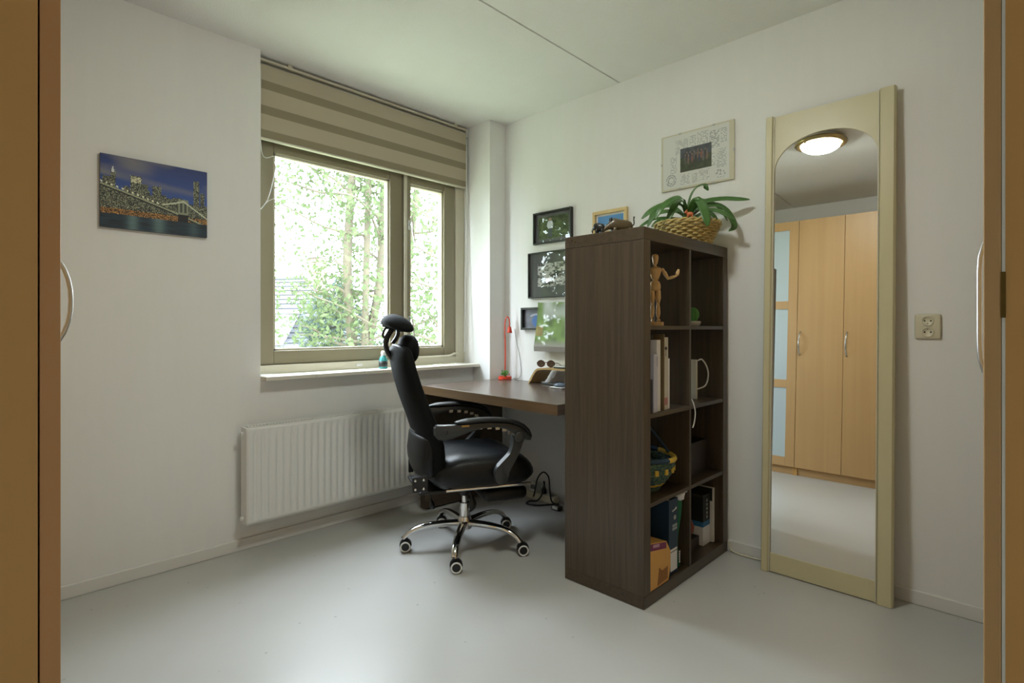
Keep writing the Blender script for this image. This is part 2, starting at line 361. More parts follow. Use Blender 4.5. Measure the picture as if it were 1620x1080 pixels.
bands2 = [(2.445, 2.36, 1), (2.36, 2.315, 0), (2.315, 2.235, 1), (2.235, 2.19, 0), (2.19, 2.105, 1), (2.105, 2.08, 0)]
for z1, z0, op in bands2:
    part('opaque_band' if op else 'sheer_band', bx(bxx0 + .012, bxx1 - .014, Y0 + .012, Y0 + .013, z0, z1), BO if op else BS, bl)
part('bottom_rail', bx(bxx0 + .01, bxx1 - .012, Y0 - .014, Y0 + .014, 2.07, 2.081, .004), M['cream'], bl)
part('end_bracket', bx(bxx1 - .012, bxx1, Y0 - .012, Y0 + .03, 2.43, 2.4735), M['white_plastic'], bl)
part('end_bracket', bx(bxx0, bxx0 + .010, Y0 - .012, Y0 + .03, 2.43, 2.4735), M['white_plastic'], bl)
zc = spline([(2.488, 2.86, 2.42), (2.486, 2.862, 1.9), (2.474, 2.855, 1.5), (2.455, 2.84, 1.1), (2.45, 2.838, .93), (2.462, 2.835, 1.02), (2.476, 2.845, 1.3), (2.49, 2.858, 1.9), (2.493, 2.86, 2.42)], 6)
part('pull_cord', tube(B(), zc, .0022, 6), M['white_plastic'], bl, smooth=True)
zc = spline([(1.092, 2.852, 2.42), (1.093, 2.85, 2.0), (1.165, 2.85, 1.98), (1.13, 2.845, 1.78), (1.085, 2.84, 1.70), (1.12, 2.842, 1.745), (1.16, 2.845, 1.77)], 6)
part('pull_cord', tube(B(), zc, .0018, 6), M['white_plastic'], bl, smooth=True)

# ------------------------------------------------------------------ radiator
rad = thing('panel_radiator', 'white ribbed panel radiator on the wall below the window', 'radiator', (1.45, 2.75, .145))
RX0, RX1, RZ0, RZ1, RY = .968, 1.965, .145, .613, 2.715
n_r = 26; nx = n_r * 8; b = B()
zz = [RZ0, RZ0 + .018, RZ0 + .045, RZ0 + .06, RZ1 - .055, RZ1 - .04, RZ1 - .015, RZ1]
cols = []
pitch = (RX1 - RX0 - .05) / n_r
for i in range(nx + 3):
    if i == 0: x, d = RX0, 0
    elif i == nx + 2: x, d = RX1, 0
    else:
        x = RX0 + .025 + (i - 1) * pitch / 8; ph = ((i - 1) % 8) / 8; d = [0, .0, .005, .010, .010, .010, .005, 0][(i - 1) % 8]
    cols.append([b.verts.new((x, RY + (d if 2 < k < 5 else (d * .6 if k in (2, 5) else 0)), zz[k])) for k in range(8)])
for a, c in zip(cols[:-1], cols[1:]):
    for k in range(7): b.faces.new((a[k], c[k], c[k + 1], a[k + 1]))
fb = part('front_panel', b, M['radiator'], rad, smooth=True); sm = fb.modifiers.new('thickness', 'SOLIDIFY'); sm.thickness = .004
part('rear_panel', bx(RX0 + .01, RX1 - .01, RY + .045, RY + .06, RZ0 + .01, RZ1 - .01, .004), M['radiator'], rad)
part('side_cover', bx(RX0, RX0 + .012, RY + .003, RY + .064, RZ0, RZ1 + .002, .003), M['radiator'], rad)
part('side_cover', bx(RX1 - .012, RX1, RY + .003, RY + .064, RZ0, RZ1 + .002, .003), M['radiator'], rad)
b = B(); box(b, RX0 + .012, RX1 - .012, RY + .002, RY + .012, RZ1 - .002, RZ1 + .004, .001); box(b, RX0 + .012, RX1 - .012, RY + .052, RY + .062, RZ1 - .002, RZ1 + .004, .001)
x = RX0 + .02
while x < RX1 - .02: box(b, x, x + .006, RY + .011, RY + .053, RZ1 - .002, RZ1 + .003); x += .016
part('top_grille', b, M['radiator'], rad)
for z in (RZ0 + .03, RZ1 - .03): part('end_plug', lathe(B(), [(.009, RX0 - .014), (.011, RX0 - .010), (.011, RX0)], 12, (0, RY + .03, z), 'x'), M['radiator'], rad)
for x in (1.15, 1.8): part('wall_bracket', bx(x, x + .03, RY + .06, YW - .0005, .25, .56), M['radiator'], rad)

# ------------------------------------------------------------------ bookcase
SX0, SX1, SY0, SY1 = 1.856, 2.643, 1.09, 1.48
bc = thing('bookcase', 'tall dark walnut bookcase with two columns of four open cubes', 'bookcase', (SX0, SY0, 0))
part('bottom_board', bx(SX0, SX1, SY0, SY1, .001, .05, .002), M['shelf_x'], bc)
part('top_board', bx(SX0, SX1, SY0, SY1, 1.438, 1.488, .002), M['shelf_x'], bc)
part('side_board', bx(SX0, SX0 + .05, SY0, SY1, .0505, 1.4375, .0015), M['shelf_z'], bc)
part('side_board', bx(SX1 - .05, SX1, SY0, SY1, .0505, 1.4375, .0015), M['shelf_z'], bc)
SM = (SX0 + SX1) / 2
part('divider', bx(SM - .008, SM + .008, SY0 + .002, SY1, .0505, 1.4375), M['shelf_z'], bc)
CZ = [.05, .401, .752, 1.103]                              # cube floors
for z in CZ[1:]:
    for a, c in ((SX0 + .0505, SM - .0085), (SM + .0085, SX1 - .0505)):
        part('shelf', bx(a, c, SY0 + .002, SY1, z - .016, z), M['shelf_x'], bc)
for z, y in ((1.47, 1.44), (1.462, 1.425)): part('screw_cap', lathe(B(), [(.003, -.0015), (.003, 0)], 8, (SX0, y, z), 'x'), M['brass_dark'], bc)

# ------------------------------------------------------------------ desk
dk = thing('desk', 'brown walnut desk running from the bookcase back to the window', 'desk', (1.957, 2.68, 0), math.radians(-4.0))
def lp(name, bm, m, root, **k): return obj(name, bm, m, root, **k)
DL, DW = 1.145, .675
lp('desktop', bx(0, DW, -DL, 0, .70, .75, .002), M['desk'], dk)
lp('edge_strip', bx(-.002, -.0002, -DL, 0, .701, .749), M['desk_edge'], dk)
lp('end_panel', bx(.002, DW - .06, -.056, -.004, .012, .6995, .002), M['shelf_x'], dk)
lp('modesty_panel', bx(.05, DW - .1, -.0565 - .002, -.0565, .30, .69), M['shelf_e'], dk)
for x in (.04, DW - .1): lp('foot', lathe(B(), [(.014, .001), (.016, .004), (.016, .012)], 12, (x, -.03, 0)), M['plastic'], dk)

# ------------------------------------------------------------------ tall mirror
TH = math.radians(1.95)
mr = thing('standing_mirror', 'tall cream framed mirror with arched top leaning on the wall', 'mirror', (2.548, .65, .001)); mr.rotation_euler = (0, TH, 0)
MW, MH = .497, 2.062; y0, y1 = -MW / 2, MW / 2
# local: front faces -x at x=0, back at +x
SW_ = .036; SWr = .05
def stile(ya, yb):
    b = B(); n = 8
    prof = [(.02, ya), (-.004, ya), (-.012, ya + .006), (-.012, yb - .006), (-.004, yb), (.02, yb)]
    prism(b, [(p[0], p[1]) for p in prof], MH, Matrix(((1, 0, 0, 0), (0, 0, 1, 0), (0, 1, 0, 0), (0, 0, 0, 1))))
    return b
lp('stile', stile(y1 - .034, y1), M['mirror_frame'], mr)
lp('stile', stile(y0, y0 + .055), M['mirror_frame'], mr)
ia, ib = y0 + .0555, y1 - .0345
lp('bead', bx(-.008, .01, ib - .004, ib, .003, MH - .004), M['cream'], mr)
lp('bead', bx(-.008, .01, ia, ia + .004, .003, MH - .004), M['cream'], mr)
ja, jb = ia + .0045, ib - .0045
lp('bottom_rail', bx(-.003, .018, ja, jb, .003, .085, .001), M['mirror_frame'], mr)
# arched head: polygon in (y, z)
zt_, sp, tp = MH - .004, 1.80, 1.948
arc = []
for k in range(25):
    a = PI * k / 24; arc.append((ja + (jb - ja) * (1 - math.cos(a)) / 2, sp + (tp - sp) * math.sin(a) ** .9))
b = B()
for k in range(24):
    (ya, za), (yb, zb) = arc[k], arc[k + 1]
    vv = [b.verts.new(p) for p in ((-.003, ya, za), (-.003, yb, zb), (-.003, yb, zt_), (-.003, ya, zt_), (.012, ya, za), (.012, yb, zb), (.012, yb, zt_), (.012, ya, zt_))]
    for f in ((0, 1, 2, 3), (7, 6, 5, 4), (0, 4, 5, 1), (3, 2, 6, 7)): b.faces.new([vv[i] for i in f])
bmesh.ops.remove_doubles(b, verts=b.verts[:], dist=1e-5)
lp('arched_head', b, M['mirror_frame'], mr)
b = B(); vv = [b.verts.new((.0015, y, z)) for y, z in [(ja, .0855)] + arc + [(jb, .0855)]]; b.faces.new(vv)
lp('mirror_glass', b, M['mirror'], mr)
lp('back_board', bx(.004, .018, ja, jb, .0855, sp), M['cream'], mr)

# ------------------------------------------------------------------ wardrobes
XF, YF = .083, .0457
def bow_handle(bm, axis, pos, h, depth, wdt=.012, pw=2.4):
    """arched handle; axis 'x': face +x, 'y': face +y ; pos on door face"""
    px_, py_, pz = pos; pts = []
    for k in range(13):
        t = -1 + 2 * k / 12; d = depth * (1 - abs(t) ** pw)
        z = pz + t * h / 2
        pts.append((px_ + d, py_, z) if axis == 'x' else (px_, py_ + d, z))
    tube(bm, pts, wdt / 2, 10, flat=.55, up=(1, 0, 0) if axis == 'x' else (0, 1, 0))
    return bm
WH = 2.215
def wardrobe_x(y0, y1, doors, label):
    t = thing('wardrobe', label, 'wardrobe', (XB + .3, (y0 + y1) / 2, 0))
    xb = XF - .0197
    b = B(); box(b, XB + .02, xb, y0, y0 + .018, .001, WH - .018); box(b, XB + .02, xb, y1 - .018, y1, .001, WH - .018); box(b, XB + .02, xb, y0, y1, WH - .018, WH); box(b, XB + .02, XB + .025, y0 + .018, y1 - .018, .065, WH - .018); box(b, XB + .02, xb, y0 + .018, y1 - .018, .065, .083)
    part('carcass', b, M['carcass'], t)
    part('plinth', bx(xb - .03, xb - .012, y0 + .019, y1 - .019, .001, .064), M['beech_x'], t)
    n = len(doors); wd = (y1 - y0) / n
    for i, kind in enumerate(doors):
        a, c = y0 + i * wd + (.0 if i == 0 else .0015), y0 + (i + 1) * wd - .0015
        if kind == 'solid':
            d = part('door', bx(XF - .018, XF, a, c, .07, WH - .003, .0015), M['beech_z'], t)
            e = part('edge_band', bx(XF - .0178, XF - .0004, a - .0004, a + .0002, .071, WH - .004), M['beech_edge'], t)
        else:
            b = B(); s = .075; zs = [.07, .78, 1.47, WH - .003]
            box(b, XF - .018, XF, a, a + s, .07, WH - .003, .0015); box(b, XF - .018, XF, c - s, c, .07, WH - .003, .0015)
            for k, z in enumerate(zs):
                z0, z1 = (z, z + .075) if k == 0 else ((z - .075, z) if k == 3 else (z - .035, z + .035))
                box(b, XF - .018, XF, a + s, c - s, z0, z1)
            d = part('door', b, M['beech_z'], t)
            for k in range(3):
                p = part('pane', bx(XF - .012, XF - .007, a + s, c - s, zs[k] + (.075 if k == 0 else .035), zs[k + 1] - (.075 if k == 2 else .035)), M['frost'], t); 
        b = B(); bow_handle(b, 'x', (XF + .0005, c - .025, 1.135), .205, .046)
        h = obj('handle', b, M['steel'], d, smooth=True); h.matrix_parent_inverse = Matrix.Translation(t.location).inverted() @ Matrix() ; h.matrix_parent_inverse = Matrix()
    return t
wardrobe_x(.79, 1.494, ('solid', 'solid'), 'beech wardrobe with two plain doors beside the glazed wardrobe')
wardrobe_x(1.496, 2.20, ('glass', 'glass'), 'beech wardrobe with frosted glass pane doors')
wardrobe_x(2.202, 2.80, ('solid', 'solid'), 'beech wardrobe with plain doors next to the window wall')
def wardrobe_y(x0, x1, n, label, first):
    t = thing('wardrobe', label, 'wardrobe', ((x0 + x1) / 2, YB + .3, 0))
    yb = YF - .0195
    b = B(); box(b, x0, x0 + .018, YB + .02, yb, .001, WH - .018); box(b, x1 - .018, x1, YB + .02, yb, .001, WH - .018); box(b, x0, x1, YB + .02, yb, WH - .018, WH); box(b, x0 + .018, x1 - .018, YB + .02, YB + .025, .065, WH - .018); box(b, x0 + .018, x1 - .018, YB + .02, yb, .065, .083)
    part('carcass', b, M['carcass'], t)
    part('plinth', bx(x0 + .019, x1 - .019, yb - .03, yb - .012, .001, .064), M['beech_edge'], t)
    wd = (x1 - x0) / n
    for i in range(n):
        a, c = x0 + i * wd + (0 if i == 0 else .0015), x0 + (i + 1) * wd - .0015
        d = part('door', bx(a, c, YF - .016, YF, .07, WH - .003, .0015), M['beech_z'], t)
        b = B(); bow_handle(b, 'y', (c - .03, YF + .0005, 1.125), .25, .022, pw=7)
        h = obj('handle', b, M['steel'], d, smooth=True)
    if first:
        part('gap_strip', bx(x0 + .0005, x0 + .004, yb, yb + .0032, .07, WH - .003), M['white_plastic'], t)  # white strip filling the gap between carcass and door
        part('hinge', bx(x0 - .001, x0 + .0003, yb - .0004, yb + .004, 1.103, 1.157), M['brass_dark'], t)
    return t
wardrobe_y(.857, 1.557, 2, 'beech wardrobe with brass hinge at the short row end', True)
wardrobe_y(1.559, 2.26, 2, 'beech wardrobe near the mirror wall', False)

# ------------------------------------------------------------------ ceiling lamp
cl = thing('ceiling_lamp', 'round ceiling lamp with brass ring and frosted glass bowl', 'lamp', (1.14, 1.06, ZC))
lp('ceiling_plate', lathe(B(), [(.10, -.03), (.105, -.001)], 32), M['white_plastic'], cl)
lp('brass_ring', lathe(B(), [(.125, -.052), (.135, -.058), (.155, -.05), (.160, -.04), (.150, -.03), (.125, -.03)], 48), M['brass'], cl, smooth=True)
lp('glass_bowl', lathe(B(), [(.002, -.103), (.05, -.099), (.09, -.086), (.115, -.068), (.124, -.05), (.12, -.035)], 40), M['fill_lit_bowl'], cl, smooth=True)
for k in range(3):
    a = 2 * PI * k / 3 + .5; lp('clip', lathe(B(), [(.005, -.067), (.006, -.06), (.006, -.05)], 10, (.132 * math.cos(a), .132 * math.sin(a), 0)), M['brass'], cl)
# ------------------------------------------------------------------ office chair (local: +x forward, +y left)
ch = thing('office_chair', 'black leather swivel chair with headrest and chrome star base', 'chair', (1.79, 2.07, 0), math.radians(-25))
ROT = math.radians(25 + 4)                                  # base star offset in chair space
lp('base_hub', lathe(B(), [(.028, .085), (.036, .09), (.037, .13), (.030, .15), (.026, .152)], 24), M['chrome'], ch, smooth=False, sharp=35)
casters = []
for k in range(5):
    a = ROT + 2 * PI * k / 5; ca, sa = math.cos(a), math.sin(a)
    pr = [(.028, .117), (.10, .119), (.18, .116), (.235, .106), (.275, .088), (.297, .068), (.302, .06)]
    path = spline([(r * ca, r * sa, z) for r, z in pr], 4)
    n = len(path); rr = [.023 - .008 * i / (n - 1) for i in range(n)]
    lp('base_leg', tube(B(), path, rr, 12, flat=.72, up=(0, 0, 1)), M['chrome'], ch, smooth=True, sharp=50)
    # caster, swivelled the same way for all
    sw = math.radians(25 - 38); cx, cy = .303 * ca, .303 * sa
    mt = Matrix.Translation((cx, cy, 0)) @ Matrix.Rotation(sw, 4, 'Z')
    b = lathe(B(), [(.006, .045), (.006, .066), (.010, .066), (.010, .07)], 10, mtx=mt)
    hood = [(-.024 * 1.0 + .012, .032)]
    pts = [(.010 + .029 * math.cos(t), .031 + .029 * math.sin(t)) for t in [math.radians(v) for v in range(-10, 191, 20)]]
    prism(b, pts + [(-.014, .026), (.03, .026)], .018, mt @ Matrix.Translation((0, -.009, 0)))
    for s in (-1, 1):
        q = [(.010 + .030 * math.cos(t), .031 + .030 * math.sin(t)) for t in [math.radians(v) for v in range(20, 201, 20)]] + [(-.012, .024), (-.002, .045), (.02, .05)]
    cst = lp('caster', b, M['plastic'], ch)
    for s in (-1, 1):
        yb = .0095 * s
        lp('wheel', lathe(B(), [(.020, yb), (.0265, yb + .001 * s), (.0265, yb + .014 * s), (.0235, yb + .016 * s)], 24, (0.010, 0, .0275), 'y', mtx=None), M['plastic'], cst).matrix_basis = mt
        lp('wheel_ring', lathe(B(), [(.0185, yb + .0155 * s), (.0255, yb + .0155 * s), (.0245, yb + .0175 * s), (.0195, yb + .0175 * s), (.0185, yb + .0155 * s)], 24, (0.010, 0, .0275), 'y'), M['white_plastic'], cst).matrix_basis = mt
lp('gas_lift', lathe(B(), [(.027, .15), (.027, .218), (.016, .219), (.016, .30)], 24), M['chrome'], ch, sharp=35)
lp('lift_sleeve', lathe(B(), [(.022, .255), (.03, .27), (.034, .30), (.034, .318)], 20), M['plastic'], ch, sharp=40)
b = B(); box(b, -.13, .13, -.085, .085, .318, .345, .006); box(b, -.26, -.12, -.16, .16, .322, .336, .004)
lp('tilt_mechanism', b, M['plastic'], ch)
b = tube(B(), spline([(.03, -.07, .33), (.03, -.16, .325), (.0, -.215, .29), (-.02, -.225, .225)], 5), [.006] * 15 + [.01], 8)
lp('lift_lever', tube(B(), spline([(.0, -.04, .315), (.005, -.075, .30), (.012, -.09, .26), (.012, -.092, .215), (.0, -.088, .195)], 5), [.008] * 10 + [.012, .016, .02, .022, .02, .017, .012, .009, .006, .004, .003], 10, flat=.6), M['plastic'], ch, smooth=True)
b.free()
b = tube(B(), spline([(-.135, .12, .33), (-.15, .11, .27), (-.15, .10, .21), (-.14, .09, .17)], 5), [.005] * 10 + [.012, .02, .024, .024, .02, .012], 8, flat=.6)
lp('tilt_lever', b, M['plastic'], ch, smooth=True)
# seat cushion: super-ellipse rings through z with waterfall front
def seat():
    b = B(); rings = []
    prof = [(.345, .80), (.352, .90), (.375, .975), (.405, 1.0), (.435, .995), (.462, .96), (.480, .90), (.491, .80), (.497, .62), (.499, .35), (.4995, .1)]
    for z, s in prof:
        ring = []
        for k in range(56):
            t = 2 * PI * k / 56; e = .42
            x = math.copysign(abs(math.cos(t)) ** e, math.cos(t)) * .262 * s + .05
            y = math.copysign(abs(math.sin(t)) ** e, math.sin(t)) * .25 * s
            zz = z
            if x > .16 and z > .40: zz = z - (x - .16) ** 2 * 2.6 * (z - .36) / .13
            zz -= .010 * max(0, 1 - (y / .14) ** 2) * (1 if z > .47 else 0)
            if x < -.1 and z > .44: zz -= .02 * (-.1 - x) / .1
            ring.append((x, y, zz))
        rings.append(ring)
    return loft(b, rings)
so = lp('seat', seat(), M['leather'], ch, smooth=True)
# backrest: loft along z; x centre, half width, half thickness
def back_rings(zs, xc, hw, ht, curve=.03, n=40):
    rings = []
    for z, c, w_, t_ in zip(zs, xc, hw, ht):
        r = []
        for k in range(n):
            a = 2 * PI * k / n; e = .6
            y = math.copysign(abs(math.cos(a)) ** e, math.cos(a)) * w_
            x = math.copysign(abs(math.sin(a)) ** .85, math.sin(a)) * t_
            r.append((c + x + curve * (y / .23) ** 2, y, z))
        rings.append(r)
    return rings
zs = [.392, .398, .41, .45, .50, .55, .60, .66, .72, .78, .84, .90, .95, .985, 1.003, 1.010]
xc = [-.196, -.196, -.196, -.198, -.200, -.206, -.218, -.240, -.264, -.286, -.304, -.320, -.330, -.335, -.336, -.336]
hw = [.17, .19, .20, .212, .218, .222, .224, .224, .222, .218, .212, .205, .197, .185, .165, .12]
ht = [.025, .036, .043, .048, .050, .050, .048, .045, .043, .042, .041, .04, .039, .036, .026, .008]
bk = lp('backrest', loft(B(), back_rings(zs, xc, hw, ht)), M['fabric'], ch, smooth=True)
# lumbar pad on the rear, with piping
zs2 = [.395, .40, .42, .46, .50, .54, .575, .592, .598]
lb = lp('lumbar_pad', loft(B(), back_rings(zs2, [-.222, -.226, -.230, -.236, -.238, -.236, -.236, -.234, -.232], [.15, .17, .185, .195, .20, .20, .195, .185, .15], [.02, .032, .038, .042, .043, .04, .036, .03, .02])), M['leather'], ch, smooth=True)
path = [(-.236 - .03 * math.sin(t) + .03 * (math.cos(t)) ** 2, .205 * math.cos(t), .600) for t in [PI * k / 16 for k in range(17)]]
lp('piping', tube(B(), path, .0022, 6), M['grey_plastic'], ch, smooth=True)
path = [(-.222 - .035 * math.sin(t) + .03 * (math.cos(t)) ** 2, .185 * math.cos(t), .405) for t in [PI * k / 16 for k in range(17)]]
lp('piping', tube(B(), path, .0025, 6), M['grey_plastic'], ch, smooth=True)
# shiny top edge of the back
lp('top_edge_trim', tube(B(), spline([(-.318, -.16, .975), (-.335, -.12, 1.003), (-.34, 0, 1.01), (-.335, .12, 1.003), (-.318, .16, .975)], 6), .012, 10, flat=.7), M['leather'], ch, smooth=True)
lp('neck_cushion', ellipsoid(B(), (-.285, 0, .992), (.047, .125, .070), 28, 16, .85), M['fabric'], ch, smooth=True)
# headrest: wide pad, drooping sideways
def headrest():
    rings = []
    for i in range(17):
        t = -1 + 2 * i / 16; y = .15 * t; s = max(.12, (1 - abs(t) ** 3.2)) ** .5
        cz = 1.124 - .034 * t * t; cxx = -.348 + .034 * t * t
        r = []
        for k in range(20):
            a = 2 * PI * k / 20; ex, ez = .068 * s * math.cos(a), .036 * s * math.sin(a)
            bend = -.010 * (ex / .066) ** 2
            tl = math.radians(-14); r.append((cxx + ex * math.cos(tl) - ez * math.sin(tl), y, cz + bend + ex * math.sin(tl) + ez * math.cos(tl)))
        rings.append(r)
    return loft(B(), rings)
hd = lp('headrest', headrest(), M['fabric'], ch, smooth=True)
b = B()
tube(b, spline([(-.355, 0, .94), (-.385, 0, .985), (-.392, 0, 1.03), (-.375, 0, 1.07), (-.352, 0, 1.105)], 6), [.012] * 12 + [.014] * 13, 10, flat=1.7, up=(0, 1, 0))
tube(b, spline([(-.36, 0, 1.02), (-.335, 0, 1.06), (-.335, 0, 1.10)], 5), .010, 8, flat=2.2, up=(0, 1, 0))
lp('headrest_bracket', b, M['plastic'], ch, smooth=True)
b = tube(B(), spline([(-.388, .0, 1.035), (-.405, 0, 1.06), (-.395, 0, 1.09), (-.378, 0, 1.098)], 5), .006, 8); lp('headrest_hook', b, M['plastic'], ch, smooth=True)
b = tube(B(), spline([(-.36, 0, .96), (-.33, 0, .975), (-.30, 0, .985)], 4), .014, 8, flat=1.5, up=(0, 1, 0)); lp('cushion_arm', b, M['plastic'], ch, smooth=True)
# coat bar at the back of the headrest post
# armrests
def armrest(s):
    yb = .265 * s; yo = .305 * s; ya, yw = min(yb, yo), abs(yo - yb)
    fr = Matrix.Translation((0, ya, 0))
    low = [(-.222, .655), (-.220, .62), (-.205, .602), (-.176, .596), (-.13, .606), (-.07, .625), (.0, .641), (.07, .640), (.12, .627), (.155, .606), (.175, .588), (.215, .572), (.236, .570)]
    top = [(.236, .586), (.215, .612), (.18, .637), (.12, .656), (.03, .664), (-.06, .663), (-.12, .661), (-.21, .664)]
    b = prism(B(), low + top, yw, fr)
    bmesh.ops.recalc_face_normals(b, faces=b.faces[:])
    ed = [e for e in b.edges if abs(e.verts[0].co.y - e.verts[1].co.y) < 1e-5]
    bmesh.ops.bevel(b, geom=ed, offset=.004, segments=2, profile=.5, affect='EDGES')
    arm = lp('armrest', b, M['grey_plastic'], ch, sharp=40)
    pts = spline([(-.125, .285 * s, .669), (-.06, .285 * s, .674), (.03, .285 * s, .675), (.12, .285 * s, .666), (.18, .285 * s, .647), (.215, .285 * s, .62), (.24, .285 * s, .583)], 6)
    n = len(pts); rr = [.034 * (min(1, .45 + .55 * min(i, n - 1 - i) / 5)) for i in range(n)]
    lp('arm_pad', tube(B(), pts, rr, 14, flat=.36, up=(0, 0, 1)), M['leather'], arm, smooth=True)
    lp('recess', bx(-.10, -.065, yo - .0006 if s > 0 else yo - .0008, yo + .0008 if s > 0 else yo + .0006, .652, .660), M['brass'], arm)
    # ratchet teeth
    for x, z in ((.0, .640), (.045, .638), (.085, .632), (.118, .622), (.145, .608)):
        lp('ratchet_tooth', bx(x - .012, x + .008, yb - .003, yb + .003, z - .010, z + .004, .001, mtx=None), M['steel'], arm)
    # curved front strut
    cpts = spline([(.176, .59), (.168, .545), (.148, .50), (.112, .455), (.092, .42), (.105, .375)], 5)
    wv = [.026, .024, .021, .020, .024, .030, .034, .030, .018]
    left, right = [], []
    m_ = len(cpts)
    for i, p in enumerate(cpts):
        a = np.array(cpts[max(i - 1, 0)]); c = np.array(cpts[min(i + 1, m_ - 1)]); d = (c - a) / np.linalg.norm(c - a); nrm = np.array([-d[1], d[0]])
        w_ = np.interp(i / (m_ - 1), np.linspace(0, 1, len(wv)), wv)
        left.append(tuple(np.array(p) + nrm * w_)); right.append(tuple(np.array(p) - nrm * w_))
    y_in, y_out = (.262 * s, .298 * s); yy = min(y_in, y_out)
    b = prism(B(), left + right[::-1], abs(y_out - y_in), Matrix.Translation((0, yy, 0)))
    ed = [e for e in b.edges if abs(e.verts[0].co.y - e.verts[1].co.y) < 1e-5]
    bmesh.ops.bevel(b, geom=ed, offset=.005, segments=2, profile=.5, affect='EDGES')
    lp('arm_strut', b, M['grey_plastic'], arm, sharp=40)
    lp('pivot_disc', lathe(B(), [(.012, .300 * s), (.024, .302 * s), (.027, .308 * s), (.022, .312 * s), (.010, .310 * s), (.002, .311 * s)], 24, (.176, 0, .588), 'y'), M['grey_plastic'], arm, smooth=True)
    lp('arm_bolt', lathe(B(), [(.013, .3045 * s), (.012, .307 * s), (.004, .306 * s)], 16, (-.176, 0, .634), 'y'), M['grey_plastic'], arm, smooth=True)
for s in (-1, 1): armrest(s)
for s in (-1, 1):
    ya = .176 * s
    pl_ = lp('hinge_plate', bx(-.298 if s < 0 else -.252, -.226, min(ya, ya + .008 * s), max(ya, ya + .008 * s), .345, .415, .003), M['plastic'], ch)
    for x, z in ((-.284, .40), (-.246, .40), (-.284, .36), (-.246, .36)) if s < 0 else ((-.246, .40), (-.246, .36)):
        lp('bolt', lathe(B(), [(.0065, ya + .0078 * s), (.006, ya + .011 * s), (.003, ya + .012 * s)], 10, (x, 0, z), 'y'), M['chrome'], pl_, smooth=True)
# retractable footrest under the seat
for s in (-1, 1):
    fb_ = lp('footrest_rail', tube(B(), [(-.15, .215 * s, .348), (.27, .215 * s, .342)], .0075, 12), M['chrome'], ch, smooth=True, sharp=50)
lp('footrest_pad', bx(.05, .275, -.175, .175, .252, .318, .028, 4), M['leather'], ch, smooth=True)

# ------------------------------------------------------------------ pictures
def canvas_city(U, V):
    c = np.zeros((len(U), 3)); r = np.random.default_rng(3)
    sky0, sky1 = L3(30, 48, 110), L3(58, 92, 170)
    t = np.clip((V - .35) / .65, 0, 1)[:, None]; c[:] = sky1 * (1 - t) + sky0 * t
    cl_ = np.clip(vnoise(U * 1.2, V * 4 + U * .6, 3, 5) * 1.5 - .55, 0, 1) * np.clip((V - .5) * 4, 0, 1); c = c * (1 - cl_[:, None] * .75) + L3(140, 135, 130) * cl_[:, None] * .75
    # skyline heights
    edges = np.sort(np.concatenate([[0], r.random(26), [1]])); hts = .50 + .10 * r.random(27)
    k = np.clip(np.searchsorted(edges, U) - 1, 0, 26); h = hts[k] - .18 * np.clip(U - .45, 0, 1)
    for a, bb, hh in ((.08, .13, .80), (.02, .09, .70), (.26, .36, .76), (.36, .42, .66), (.46, .54, .66), (.86, .915, .83), (.93, .97, .66), (.2, .25, .6)): h = np.where((U > a) & (U < bb), hh, h)
    bld = (V < h) & (V > .2); base = L3(34, 40, 44)
    lit = r.random(len(U)); ww = bld & (lit > .5)
    c[bld] = base; c[ww] = (L3(200, 205, 170)[None] * (.15 + .85 * r.random((ww.sum(), 1)) ** 2))
    sp = (U > .095) & (U < .118) & (V > .76) & (V < .86 - abs(U - .106) * 6); c[sp] = L3(220, 225, 225)
    sp = (U > .265) & (U < .355) & (V > .66) & (V < .75) & (lit > .3); c[sp] = L3(225, 225, 190)
    # shoreline lights
    sh = (V < .27) & (V > .19); c[sh] = L3(60, 45, 30); q = sh & (lit > .55); c[q] = L3(225, 165, 90) * (.4 + .6 * r.random((q.sum(), 1)))
    # bridge deck sweeping to the tower
    dz = .58 - .37 * U - .06 * U * U; dk_ = abs(V - dz) < .022; c[dk_ & (V < dz)] = L3(40, 40, 38); c[dk_ & (V >= dz)] = L3(165, 170, 140)
    dots = (abs(V - dz - .045) < .012) & ((U * 22) % 1 < .35) & (U < .55); c[dots] = L3(240, 240, 215)
    tw = (abs(U - .755) < .05) & (V < .52) & (V > .12); c[tw & (V < .30)] = L3(24, 26, 30); c[tw & (V >= .3)] = L3(150, 155, 130) * .9
    for a in (.735, .775): c[(abs(U - a) < .012) & (V > .33) & (V < .47)] = L3(70, 75, 70)
    cb = .50 - .32 * np.abs(U - .755) ** .8 * (U < .755) - .9 * np.clip(U - .755, 0, 1); cc_ = (abs(V - cb) < .011) & (U > .55); c[cc_] = L3(205, 210, 185)
    wt = V < .19; rip = vnoise(U * 2, V * 14, 4, 9)
    c[wt] = (L3(28, 48, 62)[None] * (.5 + rip[wt][:, None])) + L3(120, 150, 150)[None] * (np.exp(-((U[wt] - .28) / .05) ** 2) + .9 * np.exp(-((U[wt] - .52) / .06) ** 2) + .4 * np.exp(-((U[wt] - .86) / .05) ** 2))[:, None] * .55
    return c
cv = thing('canvas_picture', 'night city skyline with a lit bridge printed on canvas', 'picture', (.62, 2.80, 1.67))
part('canvas_block', bx(.42, .824, 2.797, YW - .0005, 1.518, 1.824), M['navy'], cv)
g = grid_print('city_print', (.42, 2.7965, 1.518), (.404, 0, 0), (0, 0, .306), 170, 130, canvas_city, M['print'], None); g.parent = cv; g.matrix_parent_inverse = Matrix.Translation(cv.location).inverted()

